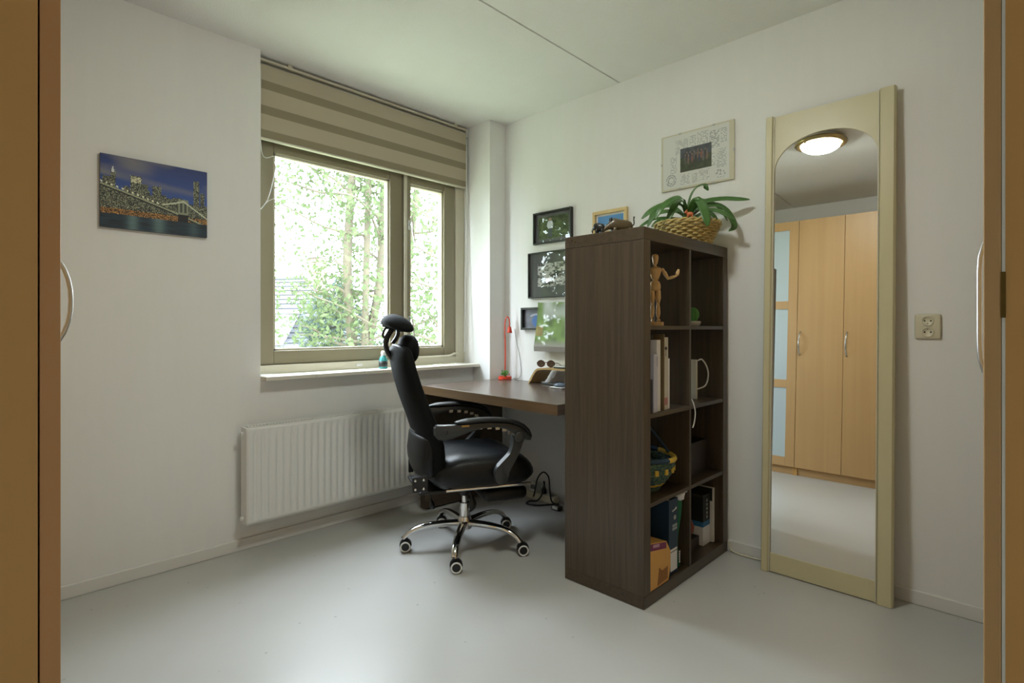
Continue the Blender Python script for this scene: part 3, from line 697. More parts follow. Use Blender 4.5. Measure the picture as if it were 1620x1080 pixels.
def frame_x(name, label, ya, yb, za, zb, bw, depth, fm, fn, mat_w=0.0, mat_col=None, glass=True, nx=60, ny=60, tilt=0.0, wallgap=.0005, pic='photo'):
    """picture hung on the right wall; ya > yb so that u runs to the right in view"""
    t = thing(name, label, 'picture', (XR, (ya + yb) / 2, (za + zb) / 2))
    x1 = XR - wallgap; x0 = x1 - depth
    b = B(); box(b, x0, x1, yb, ya, za, za + bw, .001); box(b, x0, x1, yb, ya, zb - bw, zb, .001); box(b, x0, x1, yb, yb + bw, za + bw, zb - bw, .001); box(b, x0, x1, ya - bw, ya, za + bw, zb - bw, .001)
    part('frame', b, fm, t)
    xi = x1 - .004
    if mat_col is not None: part('mount', bx(xi, x1, yb + bw, ya - bw, za + bw, zb - bw), mat_col, t)
    q = bw + mat_w
    g_ = grid_print(pic, (xi - .0006, ya - q, za + q), (0, (yb + q) - (ya - q), 0), (0, 0, (zb - q) - (za + q)), nx, ny, fn, M['print'], None); g_.parent = t; g_.matrix_parent_inverse = Matrix.Translation(t.location).inverted()
    if glass: part('glass', bx(x0 + .004, x0 + .006, yb + bw, ya - bw, za + bw, zb - bw), M['picglass'], t)
    return t
def ph_person(U, V):
    c = L3(70, 84, 52)[None] * (.5 + vnoise(U, V, 14, 1)[:, None]); p = ((U - .4) / .10) ** 2 + ((V - .62) / .2) ** 2 < 1; c[p] = L3(200, 205, 215); p = (abs(U - .4) < .07) & (V < .45) & (V > .06); c[p] = L3(64, 70, 84); p = ((U - .4) / .05) ** 2 + ((V - .86) / .07) ** 2 < 1; c[p] = L3(150, 120, 100); return c
def ph_mono(U, V):
    n = vnoise(U, V, 22, 2) * vnoise(U, V, 7, 4) * 2.2; c = np.repeat(np.clip(n, .02, .7)[:, None] ** 1.5, 3, 1); return c
def ph_blue(U, V):
    c = L3(120, 122, 132)[None] * (.8 + .3 * vnoise(U, V, 5, 3)[:, None]); p = ((U - .8) / .42) ** 2 + ((V - .35) / .42) ** 2 < 1; c[p] = L3(72, 110, 170); c[(np.abs(V - .75 + (U - .6) ** 2) < .05) & (U > .3)] = L3(185, 190, 205); return c
def ph_town(U, V):
    c = np.repeat(L3(96, 150, 205)[None], len(U), 0); h = .35 + .3 * (np.floor(U * 6) % 3) / 3; c[V < h] = L3(214, 200, 165); c[(V < h) & (vnoise(U, V, 16, 6) > .7)] = L3(150, 150, 140); return c
GM = mat('grey_mount_card', lin(92, 94, 98), 0.7); WM = mat('white_mount_card', lin(225, 226, 224), 0.7); SG = mat('silver_mount_card', lin(150, 156, 170), 0.5)
frame_x('picture_frame', 'thin black frame with photo of a person in a white shirt outdoors', 2.366, 2.050, 1.637, 1.842, .010, .022, M['black_frame'], ph_person, .022, GM)
frame_x('picture_frame', 'larger thin black frame with dark speckled photo and grey mount', 2.411, 1.99, 1.290, 1.586, .008, .022, M['black_frame'], ph_mono, .065, GM)
frame_x('picture_frame', 'small deep black box frame with a blue-grey photo', 2.469, 2.27, 1.083, 1.230, .014, .030, M['black_frame'], ph_blue, .004, SG, glass=False)
frame_x('picture_frame', 'pale pine frame with a blue sky print above the bookcase', 1.893, 1.658, 1.560, 1.780, .018, .020, M['pine'], ph_town, .012, WM, glass=False)
# glossy poster hanging loose at its lower edge
def ph_green(U, V):  # mottled green, pale patches higher up, grey towards the bottom
    n = vnoise(U, V, 9, 8); m_ = vnoise(U, V, 4, 12); c = L3(112, 140, 72)[None] * (.5 + n[:, None]); w_ = np.clip((m_ - .5) * 3, 0, 1)[:, None] * np.clip(V - .3, 0, 1)[:, None] * 1.6; c = c * (1 - w_) + L3(205, 212, 214) * w_
    s = np.clip((.25 - V) * 8, 0, 1)[:, None]; c = c * (1 - s) + L3(150, 144, 140) * s; p = (U < .18) & (V > .32) & (V < .52); c[p] = c[p] * .5 + L3(176, 120, 70) * .5; return c
ps = thing('photo_poster', 'unframed glossy green photo sheet curling off the wall', 'poster', (XR, 2.15, 1.1))
g = grid_print('photo_sheet', (XR - .033, 2.311, .946), (0, -.33, 0), (0, 0, .316), 50, 60, ph_green, M['print_gloss'], None)
for v in g.data.vertices:
    q = (1.262 - v.co.z) / .316; v.co.x = XR - .033 - .030 * q ** 2 + .022 * max(0, q - .9) * 4; v.co.y += .017 * q * (1 if v.co.y > 2.2 else 0)
g.parent = ps; g.matrix_parent_inverse = Matrix.Translation(ps.location).inverted(); sm_ = g.modifiers.new('thickness', 'SOLIDIFY'); sm_.thickness = .0015
part('hanging_strip', bx(XR - .034, XR - .0005, 2.0, 2.30, 1.258, 1.263), M['paper'], ps)
# clip frame with handwritten sheet
def ph_note(U, V):
    c = np.repeat(L3(226, 228, 222)[None], len(U), 0); r = np.random.default_rng(21)
    blocks = [(.16, .02, .02, .98, 0), (.20, .62, .40, .90, 1), (.42, .72, .52, .93, 1), (.54, .72, .70, .95, 1), (.72, .60, .86, .93, 1), (.88, .66, .97, .93, 1), (.12, .28, .22, .60, 1), (.70, .28, .80, .52, 1), (.82, .22, .96, .56, 1), (.28, .04, .42, .24, 1), (.46, .04, .54, .22, 1), (.56, .05, .72, .26, 1)]
    for (a, b0, a1, b1, k) in blocks:
        if not k: continue
        line = ((V - b0) * 34) % 1; ins = (U > a) & (U < a1) & (V > b0) & (V < b1)
        wig = vnoise(U * 75, V * 34, 1, 4); p = ins & (np.abs(line - .5) < .22) & (wig > .42); c[p] = L3(158, 160, 160)
    d = np.hypot((U - .13) / .075, (V - .16) / .10); p = ((np.abs(d - 1) < .12) | (np.abs(d - .6) < .12)) & (vnoise(U * 80, V * 60, 1, 7) > .4); c[p] = L3(160, 162, 160)
    d = np.hypot((U - .88) / .07, (V - .12) / .09); p = (d < 1) & (vnoise(U * 50, V * 40, 1, 17) > .62); c[p] = L3(165, 167, 165)
    return c
def ph_team(U, V):
    c = L3(74, 84, 58)[None] * (.5 + .6 * vnoise(U, V, 10, 2)[:, None]); p = V > .6; c[p] = (L3(84, 90, 98)[None] * (.5 + .6 * vnoise(U, V, 8, 9)[:, None]))[p]
    r = np.random.default_rng(5)
    for k in range(13):
        cx, cy = .15 + .058 * k + .02 * r.random(), (.58 if k % 2 else .44) + .06 * r.random(); col = [L3(108, 104, 104), L3(64, 60, 64), L3(132, 108, 92), L3(60, 68, 92), L3(140, 92, 82)][k % 5]
        q = ((U - cx) / .035) ** 2 + ((V - cy) / .17) ** 2 < 1; c[q] = col * (.6 + .6 * vnoise(U, V, 30, k)[q][:, None]); q = ((U - cx) / .016) ** 2 + ((V - cy - .2) / .04) ** 2 < 1; c[q] = L3(160, 128, 110)
    return c
cf = thing('clip_picture', 'frameless clip frame with a handwritten sheet around a group photo', 'picture', (XR, 1.25, 1.97))
part('backing_board', bx(XR - .012, XR - .003, 1.058, 1.446, 1.822, 2.113), M['cream_plastic'], cf)
g = grid_print('written_sheet', (XR - .0125, 1.436, 1.830), (0, -.355, 0), (0, 0, .276), 210, 170, ph_note, M['print'], None); g.parent = cf; g.matrix_parent_inverse = Matrix.Translation(cf.location).inverted()
g = grid_print('group_photo', (XR - .0129, 1.338, 1.906), (0, -.168, 0), (0, 0, .122), 60, 44, ph_team, M['print'], None); g.parent = cf; g.matrix_parent_inverse = Matrix.Translation(cf.location).inverted()
part('glass', bx(XR - .0155, XR - .0135, 1.058, 1.446, 1.822, 2.113), M['picglass'], cf)
for y, z in ((1.16, 2.113), (1.34, 2.113), (1.16, 1.822), (1.34, 1.822)): part('clip', bx(XR - .0165, XR - .002, y - .006, y + .006, z - .006 if z > 2 else z - .001, z + .001 if z > 2 else z + .006), M['steel'], cf)
for y in (1.058, 1.446): part('clip', bx(XR - .0165, XR - .002, y - .001 if y < 1.2 else y - .006, y + .006 if y < 1.2 else y + .001, 1.96, 1.972), M['steel'], cf)

# ------------------------------------------------------------------ wall socket
sk = thing('double_socket', 'cream double wall socket beside the mirror', 'socket', (XR, .305, 1.10))
part('cover_plate', bx(XR - .010, XR - .0002, .264, .347, 1.05, 1.148, .006, 3), M['cream_plastic'], sk, sharp=40)
for z in (1.077, 1.121):
    s_ = part('socket_rim', lathe(B(), [(.0185, -.0005), (.0195, -.0025), (.0175, -.003), (.0165, -.001)], 28, (XR - .010, .305, z), 'x'), M['cream_plastic'], sk, smooth=True)
    part('socket_face', lathe(B(), [(.0163, -.0008), (.0163, .0)], 28, (XR - .010, .305, z), 'x'), M['cream_plastic'], sk)
    b = B()
    for dy in (-.0095, .0095): lathe(b, [(.003, -.0012), (.003, -.0006)], 12, (XR - .010, .305 + dy, z), 'x')
    lathe(b, [(.0018, -.0012), (.0018, -.0006)], 10, (XR - .010, .305, z + (-.011 if z > 1.1 else .011)), 'x')
    part('pin_hole', b, M['hole'], sk)
# ------------------------------------------------------------------ things on the desk
lm = thing('desk_lamp', 'small orange-red gooseneck desk lamp in the corner of the desk', 'lamp', (2.575, 2.565, .7505))
b = lathe(B(), [(.042, 0), (.045, .003), (.045, .018), (.041, .021), (.039, .013), (.012, .012), (.010, .05), (.004, .055)], 28); lp('base', b, M['red'], lm, sharp=40)
lp('stem', tube(B(), spline([(0, 0, .05), (.002, -.001, .20), (-.002, 0, .33), (.0, -.001, .385), (.008, -.008, .418), (.018, -.018, .412), (.021, -.022, .38), (.021, -.022, .355)], 6), .0042, 8), M['red'], lm, smooth=True)
lp('lamp_head', lathe(B(), [(.005, .356), (.011, .352), (.014, .335), (.017, .318), (.0185, .312), (.014, .314)], 20, (.021, -.022, 0)), M['red'], lm, smooth=True)
lp('pen_rail', tube(B(), [(.033 * math.cos(a), .033 * math.sin(a), .034) for a in [-1.6 + .15 * k for k in range(11)]], .002, 6), M['red'], lm, smooth=True)
LEAF = mat('fresh_green_leaf', lin(88, 150, 54), 0.45, var=0.25, vscale=40)
sp_ = thing('small_plant', 'tiny bright green artificial plant on the lamp base', 'plant', (2.55, 2.545, .7725)); b = B()
for k in range(22):
    a = k * 2.4; r_ = .006 + .0009 * k; z = .012 + .028 * random.random(); ellipsoid(b, (r_ * math.cos(a), r_ * math.sin(a), z), (.008, .005, .007), 6, 4)
lp('leaves', b, LEAF, sp_)
lp('stem', lathe(B(), [(.006, 0), (.007, .004), (.003, .02)], 8), LEAF, sp_)
cd = obj('lamp_cord', tube(B(), spline([(2.650, 2.548, 1.09), (2.650, 2.53, 1.0), (2.650, 2.50, .90), (2.650, 2.488, .80), (2.640, 2.50, .758), (2.622, 2.54, .757)], 6), .0016, 6), mat('grey_cord', lin(150, 146, 140), .5), None, smooth=True); tag(cd, 'thin grey cord hanging down the wall behind the red lamp', 'cord')
# bent plywood stand
st = thing('monitor_stand', 'bent pale plywood stand with curved ends on the desk', 'stand', (2.562, 2.045, .7505), math.radians(-1))
PLY = wood('bent_birch_plywood', lin(176, 146, 96), lin(198, 168, 116), 'y', .6, .45)
outer = spline([(.235, 0), (.20, .055), (.17, .088), (.13, .100), (.0, .102), (-.13, .100), (-.17, .088), (-.20, .055), (-.235, 0)], 6)
inner = [(p[0] * .955, p[1] - .010 if p[1] > .02 else p[1] * .9) for p in outer]; inner = [(x, max(z, 0)) for x, z in inner]
b = B(); fr_ = Matrix(((0, 1, 0, -.075), (1, 0, 0, 0), (0, 0, 1, 0), (0, 0, 0, 1)))
N_ = len(outer); A0 = [[b.verts.new(fr_ @ Vector((p[0], d, p[1]))) for p in outer] for d in (0, .15)]; A1 = [[b.verts.new(fr_ @ Vector((p[0], d, p[1]))) for p in inner] for d in (0, .15)]
for i in range(N_ - 1):
    b.faces.new((A0[0][i], A0[0][i + 1], A0[1][i + 1], A0[1][i])); b.faces.new((A1[0][i], A1[1][i], A1[1][i + 1], A1[0][i + 1]))
    for d in (0, 1): b.faces.new((A0[d][i], A1[d][i], A1[d][i + 1], A0[d][i + 1]))
for i in (0, N_ - 1): b.faces.new((A0[0][i], A0[1][i], A1[1][i], A1[0][i]))
lp('bent_board', b, PLY, st, sharp=40)
lp('wire_support', tube(B(), [(-.03, .03, .089), (-.055, .045, .045)], .0025, 8), M['white_plastic'], st)
gl = thing('sunglasses', 'brown tortoiseshell glasses lying on the plywood stand', 'glasses', (2.53, 2.165, .8536), math.radians(-72))
TORT = mat('tortoiseshell', lin(86, 58, 40), .25, var=.5, vscale=90); LENS = mat('smoked_lens', lin(96, 80, 68), .1, var=.1)
for s in (-1, 1):
    ring = [(s * .033 + .025 * math.cos(a), 0, .022 + .019 * math.sin(a)) for a in [2 * PI * k / 20 for k in range(20)]]
    lp('lens_rim', tube(B(), ring, .0028, 6, closed=True), TORT, gl, smooth=True)
    lp('lens', lathe(B(), [(.023, -.0006), (.023, .0006)], 20, (s * .033, 0, .022), 'y'), LENS, gl)
    lp('temple', tube(B(), spline([(s * .060, 0, .028), (s * .066, .03, .024), (s * .064, .08, .012), (s * .058, .12, .004)], 5), .0022, 6), TORT, gl, smooth=True)
lp('bridge', tube(B(), spline([(-.010, 0, .026), (0, 0, .031), (.010, 0, .026)], 4), .0025, 6), TORT, gl, smooth=True)
lt = thing('laptop', 'thin closed silver laptop on top of the plywood stand', 'laptop', (2.562, 1.98, .8535), math.radians(-1))
lp('base', bx(-.065, .06, -.12, .10, .001, .008, .002), M['grey_plastic'], lt); lp('lid', bx(-.065, .06, -.12, .10, .0085, .014, .002), M['steel'], lt)
kb = thing('tablet', 'dark flat tablet lying under the plywood stand', 'tablet', (2.56, 2.05, .7515), math.radians(-3))
lp('body', bx(-.07, .07, -.12, .12, 0, .008, .003), M['grey_plastic'], kb); lp('screen', bx(-.06, .06, -.11, .11, .0081, .0088), M['plastic'], kb)
ad = thing('glass_coaster', 'white rimmed round blue dish beside the stand', 'dish', (2.37, 1.70 + .20, .7505)); ad.location = (2.425, 1.965, .7505)
lp('rim', bx(-.045, .045, -.045, .045, .001, .007, .003), M['white_plastic'], ad); lp('dish', lathe(B(), [(.035, .0075), (.04, .016), (.03, .026), (.004, .03)], 24), mat('blue_grey_glaze', lin(96, 110, 130), .2), ad, smooth=True)

# ------------------------------------------------------------------ under the desk: power strip and cables
pw = thing('power_strip', 'cream power strip on the floor under the desk', 'power strip', (2.60, 2.27, .001), 0)
lp('strip_body', bx(-.025, .025, -.13, .10, 0, .045, .006), M['cream_plastic'], pw)
for y in (-.09, -.03, .04): lp('outlet', lathe(B(), [(.017, .0455), (.019, .0465), (.019, .0455)], 20, (0, y, 0)), M['white_plastic'], pw)
adp = thing('adapter_block', 'white plug adapter with dark label on the power strip', 'adapter', (2.60, 2.315, .0478)); lp('body', bx(-.022, .022, -.026, .03, 0, .06, .005), M['white_plastic'], adp); lp('rating_label', bx(-.0226, -.0222, -.016, .02, .018, .046), mat('grey_print', lin(96, 98, 100), .6), adp)
plg = thing('power_cable', 'black power cable with plug looping over the power strip', 'cable', (2.57, 2.24, .001))
wp = lambda *p: [(x - 2.57, y - 2.24, z) for x, y, z in p]
lp('plug', lathe(B(), [(.016, .0), (.017, .02), (.008, .04), (.006, .05)], 14, (.03, 0, .047)), M['plastic'], plg, smooth=True)
lp('cord', tube(B(), spline(wp((2.60, 2.24, .10), (2.592, 2.235, .125), (2.58, 2.22, .115), (2.56, 2.215, .07), (2.55, 2.25, .012), (2.52, 2.29, .006), (2.47, 2.27, .006), (2.49, 2.20, .006), (2.56, 2.15, .006), (2.60, 2.12, .006)), 8), .0048, 8), M['plastic'], plg, smooth=True)
lp('cord', tube(B(), spline(wp((2.585, 2.32, .006), (2.565, 2.29, .05), (2.57, 2.27, .14), (2.585, 2.235, .185), (2.59, 2.195, .16), (2.585, 2.18, .08), (2.57, 2.15, .02), (2.58, 2.10, .006)), 8), .0048, 8), M['plastic'], plg, smooth=True)
cn = thing('cable_joint', 'black and white cable connector on the floor behind the bookcase', 'connector', (2.52, 2.07, .001)); lp('body', bx(-.02, .02, -.03, .03, 0, .025, .005), M['plastic'], cn); lp('label', bx(-.0204, -.012, -.02, .02, .009, .0255), M['white_plastic'], cn)

# ------------------------------------------------------------------ on top of the bookcase
TOP = 1.4885
RVEC = np.array([math.sin(YAW), -math.cos(YAW), 0]); FVEC = np.array([math.cos(YAW), math.sin(YAW), 0])
pt = thing('potted_plant', 'strap-leaved green houseplant growing in the wicker basket', 'plant', (2.45, 1.205, TOP + .0115))
GLf = None
def leaf_mat():
    m, nt, p = base_mat('strap_leaf'); tc = nd(nt, 'ShaderNodeTexCoord'); n = nd(nt, 'ShaderNodeTexNoise', Scale=30.0, Detail=3.0); nt.links.new(tc.outputs['Object'], n.inputs['Vector'])
    mx = nd(nt, 'ShaderNodeMix', data_type='RGBA'); mx.inputs[6].default_value = lin(40, 80, 32); mx.inputs[7].default_value = lin(96, 138, 72); nt.links.new(n.outputs[0], mx.inputs[0]); nt.links.new(mx.outputs[2], p.inputs['Base Color'])
    p.inputs['Roughness'].default_value = .35; return m
LM = leaf_mat()
def strap_leaf(pts, wid, face=tuple(-FVEC * .75 + np.array([0, 0, .65]))):
    """pts zoom-sheet (a, b, forward) -> metres around the crown"""
    k = 3.566e-4
    P = []
    for p in pts:
        v = RVEC * ((p[0] - 745) * k) + np.array([0, 0, 1]) * ((575 - p[1]) * k + .115) + FVEC * (p[2] if len(p) > 2 else 0)
        P.append(tuple(v))
    S = spline(P, 6); n = len(S); b = B(); prev = None
    rows = []
    Pn, T, _ = frames(S)
    for i in range(n):
        t = i / (n - 1); w_ = .88 * wid * (0.45 + .55 * min(1, t * 3)) * (1 - max(0, (t - .72) / .28) ** 2 * .85) / 2
        side = T[i].cross(Vector(face)); side = side.normalized() if side.length > 1e-4 else Vector((1, 0, 0))
        up_ = side.cross(T[i]).normalized()
        rows.append([b.verts.new(Pn[i] + side * (w_ * s) + up_ * (.18 * w_ * abs(s) ) ) for s in (-1, -.5, 0, .5, 1)])
    for r0, r1 in zip(rows[:-1], rows[1:]):
        for k2 in range(4): b.faces.new((r0[k2], r0[k2 + 1], r1[k2 + 1], r1[k2]))
    o = lp('leaf', b, LM, pt, smooth=True); s_ = o.modifiers.new('thickness', 'SOLIDIFY'); s_.thickness = .0012
    return o
toC = tuple(-FVEC)
strap_leaf([(755, 560, 0), (775, 440, -.03), (815, 372, -.07), (832, 470, -.12), (845, 620, -.15), (855, 750, -.165)], .050, toC)
strap_leaf([(750, 560, 0), (765, 380, .0), (795, 250, -.01), (850, 165, -.02), (935, 130, -.03), (1000, 205, -.03)], .036, (-.5, .3, .6))
strap_leaf([(760, 560, 0), (860, 400, 0), (1000, 335, -.02), (1200, 322, -.04), (1380, 335, -.05), (1515, 345, -.06)], .030, tuple(-FVEC * .8 + np.array([0, 0, .5])))
strap_leaf([(760, 560, 0), (850, 355, .05), (950, 282, .08), (1080, 258, .09), (1200, 300, .09), (1290, 400, .08), (1375, 560, .07)], .026)
strap_leaf([(765, 570, 0), (890, 440, -.01), (1000, 395, -.02), (1130, 400, -.03), (1240, 470, -.03), (1310, 610, -.04), (1330, 700, -.04), (1260, 750, -.04)], .038)
strap_leaf([(770, 575, 0), (890, 525, .0), (970, 478, -.04), (1060, 505, -.08), (1150, 580, -.11), (1250, 645, -.12)], .034)
strap_leaf([(745, 560, 0), (680, 415, -.01), (560, 375, -.03), (380, 412, -.05), (210, 500, -.06), (90, 600, -.06)], .034)
strap_leaf([(748, 560, 0), (705, 370, .0), (630, 335, -.02), (540, 400, -.06), (460, 540, -.08), (400, 665, -.08)], .036, tuple(-FVEC * .6 + np.array([0, 0, .6])))
strap_leaf([(742, 565, 0), (640, 455, .03), (480, 440, .05), (330, 490, .05), (240, 650, .04)], .032)
strap_leaf([(740, 570, 0), (600, 512, .08), (450, 505, .10), (320, 530, .11), (150, 640, .11)], .024)
strap_leaf([(738, 575, 0), (600, 542, .04), (480, 552, .05), (380, 582, .05), (300, 652, .05)], .026)
strap_leaf([(742, 560, 0), (650, 400, .05), (520, 350, .08), (400, 400, .09), (300, 480, .09)], .024)
strap_leaf([(744, 560, 0), (690, 380, -.03), (600, 330, -.07), (450, 380, -.10), (300, 500, -.12), (220, 640, -.12)], .034)
strap_leaf([(752, 560, 0), (830, 420, .04), (930, 365, .07), (1060, 380, .08), (1180, 470, .08), (1250, 600, .07)], .03)
lp('soil', lathe(B(), [(.001, .07), (.11, .07)], 24), mat('potting_soil', lin(50, 38, 28), .95, var=.3, vscale=60), pt)
lp('root_crown', lathe(B(), [(.03, .068), (.028, .11), (.012, .15)], 14), LM, pt, smooth=True)
# wicker basket
bk_ = thing('wicker_basket', 'round woven straw basket holding the houseplant on the bookcase', 'basket', (2.45, 1.205, TOP))
STRAW = mat('woven_straw', lin(186, 164, 104), .6, var=.35, vscale=60)
rows_ = 9; R0, R1, BH = .103, .146, .100
for i in range(rows_):
    z = .007 + (BH - .014) * i / (rows_ - 1); R = R0 + (R1 - R0) * i / (rows_ - 1); path = []
    for k in range(88):
        a = 2 * PI * k / 88; wv = .0065 * math.cos(a * 17 + PI * (i % 2)); path.append(((R + wv) * math.cos(a), (R + wv) * math.sin(a), z))
    lp('woven_strand', tube(B(), path, .0062, 6, closed=True, flat=1.0), STRAW, bk_, smooth=True)
for k in range(34):
    a = 2 * PI * k / 34; lp('stake', tube(B(), [(R0 * math.cos(a), R0 * math.sin(a), .003), (R1 * math.cos(a), R1 * math.sin(a), BH)], .003, 5), STRAW, bk_)
lp('basket_bottom', lathe(B(), [(R0, .001), (R0, .010)], 32), STRAW, bk_)
b = B()
for ph in (0, PI): tube(b, [((R1 + .006 * math.cos(12 * a + ph)) * math.cos(a), (R1 + .006 * math.cos(12 * a + ph)) * math.sin(a), BH + .006 * math.sin(12 * a + ph)) for a in [2 * PI * k / 120 for k in range(120)]], .006, 6, closed=True)
lp('rim_braid', b, STRAW, bk_, smooth=True)
# little orange animal on the rim
tf = thing('toy_fox', 'tiny orange animal figure perched on the wicker basket rim', 'figurine', (2.325, 1.13, TOP + .107), math.radians(130)); OR = mat('orange_toy', lin(200, 112, 70), .5)
b = B(); ellipsoid(b, (0, 0, .016), (.016, .009, .010), 12, 8); ellipsoid(b, (.017, 0, .024), (.008, .007, .007), 10, 8)
for x, y in ((-.009, -.005), (-.009, .005), (.010, -.005), (.010, .005)): tube(b, [(x, y, .012), (x, y, .0)], .003, 6)
for y in (-.004, .004): tube(b, [(.016, y, .029), (.015, y * 1.3, .036)], [.003, .001], 6)
lp('body', b, OR, tf, smooth=True); lp('tail', tube(B(), spline([(-.015, 0, .018), (-.024, 0, .024), (-.026, 0, .034)], 4), .0035, 6), M['plastic'], tf, smooth=True)
# wooden rhino: faces left in view (-x, +y ...)
def quad(name, label, loc, rz, m, kind):
    t = thing(name, label, 'figurine', loc, rz)
    b = B()
    if kind == 'rhino':
        # body loft along local x (head at -x)
        prof = [(.085, .040, .012, .014), (.075, .041, .024, .026), (.05, .043, .030, .033), (.0, .045, .031, .035), (-.035, .050, .030, .036), (-.052, .050, .024, .030), (-.064, .045, .018, .022), (-.082, .035, .015, .017), (-.10, .022, .011, .012), (-.112, .013, .008, .009)]
        loft(b, [[(x, w_ * math.cos(2 * PI * k / 18), z + h_ * math.sin(2 * PI * k / 18)) for k in range(18)] for x, z, w_, h_ in prof])
        for x, y in ((.06, .018), (.06, -.018), (-.035, .018), (-.035, -.018)): tube(b, [(x, y, .03), (x - .003, y, .012), (x, y, .0)], [.013, .010, .012], 8)
        body = lp('body', b, m, t, smooth=True)
        for s in (-1, 1): lp('ear', tube(B(), [(-.060, .014 * s, .066), (-.058, .017 * s, .080), (-.060, .017 * s, .088)], [.005, .006, .002], 6), M['plastic'], t, smooth=True)
        lp('horn', tube(B(), spline([(-.106, 0, .024), (-.114, 0, .034), (-.112, 0, .048)], 4), [.006, .0055, .005, .0045, .004, .0035, .003, .002, .001], 8), M['cream_plastic'], t, smooth=True)
        lp('horn', tube(B(), [(-.092, 0, .036), (-.092, 0, .048)], [.005, .001], 8), M['cream_plastic'], t, smooth=True)
        lp('tail', tube(B(), spline([(.086, 0, .045), (.096, 0, .058), (.094, 0, .085), (.098, 0, .098)], 5), [.004] * 12 + [.005, .006, .005, .002], 6), M['plastic'], t, smooth=True)
        for s in (-1, 1): lp('eye', ellipsoid(B(), (-.088, .013 * s, .036), (.002, .002, .002), 8, 6), M['hole'], t)
    else:
        prof = [(.035, .03, .010, .012), (.028, .034, .018, .022), (.0, .036, .021, .026), (-.022, .040, .020, .026), (-.034, .042, .014, .018), (-.044, .036, .010, .014)]
        loft(b, [[(x, w_ * math.cos(2 * PI * k / 16), z + h_ * math.sin(2 * PI * k / 16)) for k in range(16)] for x, z, w_, h_ in prof])
        for x, y in ((.022, .012), (.022, -.012), (-.018, .012), (-.018, -.012)): tube(b, [(x, y, .025), (x, y, .0)], [.009, .0085], 8)
        lp('body', b, m, t, smooth=True)
        lp('trunk', tube(B(), spline([(-.042, 0, .036), (-.052, 0, .022), (-.050, 0, .006)], 5), [.008, .0075, .007, .0065, .006, .0055, .005, .0045, .004, .004, .004], 8), m, t, smooth=True)
        for s in (-1, 1):
            lp('ear', ellipsoid(B(), (-.026, .020 * s, .046), (.010, .003, .014), 10, 8), m, t, smooth=True)
            lp('tusk', tube(B(), spline([(-.046, .007 * s, .026), (-.056, .009 * s, .020), (-.062, .008 * s, .022)], 4), .002, 6), M['cream_plastic'], t, smooth=True)
    return t
RH = mat('brown_carved_wood', lin(84, 72, 50), .35, var=.2, vscale=25)
quad('rhino_figurine', 'carved brown wooden rhino figurine on top of the bookcase', (1.94, 1.255, TOP + .0005), math.radians(-38), RH, 'rhino').scale = (.66, .66, .75)
quad('elephant_figurine', 'small black elephant figurine standing next to the wooden rhino', (1.882, 1.315, TOP + .0005), math.radians(-75), mat('black_carved_wood', lin(24, 26, 24), .35), 'elephant').scale = (.62, .62, .7)

# ------------------------------------------------------------------ bookcase contents
# wooden artist mannequin
mn = thing('artist_mannequin', 'jointed wooden artist mannequin raising one hand in the top cube', 'mannequin', (2.075, 1.165, CZ[3] + .0005), math.radians(-52))
MAQ = M['mannequin']   # local: faces -y-ish; local x = figure's picture-right
def seg_(a, c, r0, r1, rm=None):
    rm = rm or max(r0, r1) * 1.08; pts = [tuple(np.array(a) * (1 - t) + np.array(c) * t) for t in (0, .04, .15, .4, .7, .9, .97, 1)]
    rr = [r0 * .4, r0 * .8, r0, rm, (rm + r1) / 2, r1, r1 * .8, r1 * .4]; return tube(B(), pts, rr, 12)
lp('base', lathe(B(), [(.035, 0), (.0355, .002), (.0355, .014), (.034, .016)], 28), MAQ, mn, sharp=40)
lp('support_rod', tube(B(), [(.0, .012, .015), (.0, .010, .15)], .0016, 6), M['grey_plastic'], mn)
H_ = .30 / .30
for s in (-1, 1):
    lp('foot', ellipsoid(B(), (.013 * s, -.010, .022), (.0075, .018, .0065), 12, 8), MAQ, mn, smooth=True)
    lp('lower_leg', seg_((.013 * s, .002, .028), (.012 * s, .0, .088), .0062, .0078, .0095), MAQ, mn, smooth=True)
    lp('knee', ellipsoid(B(), (.012 * s, 0, .090), (.0065, .0065, .0065), 10, 8), MAQ, mn, smooth=True)
    lp('upper_leg', seg_((.012 * s, 0, .093), (.0125 * s, 0, .152), .0082, .0105, .0118), MAQ, mn, smooth=True)
lp('hips', loft(B(), [[(rx * math.cos(2 * PI * k / 20), ry * math.sin(2 * PI * k / 20), z) for k in range(20)] for z, rx, ry in ((.148, .015, .012), (.152, .0215, .0155), (.165, .0235, .0165), (.18, .021, .0155), (.19, .015, .012))]), MAQ, mn, smooth=True)
lp('waist', ellipsoid(B(), (0, 0, .193), (.011, .010, .009), 14, 8), MAQ, mn, smooth=True)
lp('chest', loft(B(), [[(rx * math.cos(2 * PI * k / 20), ry * math.sin(2 * PI * k / 20), z) for k in range(20)] for z, rx, ry in ((.194, .011, .010), (.20, .0155, .0125), (.22, .0225, .0165), (.238, .027, .0165), (.246, .022, .013), (.25, .010, .008))]), MAQ, mn, smooth=True)
lp('neck', tube(B(), [(0, 0, .248), (0, 0, .262)], .0055, 10), MAQ, mn, smooth=True)
lp('head', loft(B(), [[(rx * math.cos(2 * PI * k / 18), rx * 1.05 * math.sin(2 * PI * k / 18), z) for k in range(18)] for z, rx in ((.259, .005), (.262, .0085), (.272, .0115), (.285, .014), (.295, .0135), (.302, .010), (.305, .004))]), MAQ, mn, smooth=True)
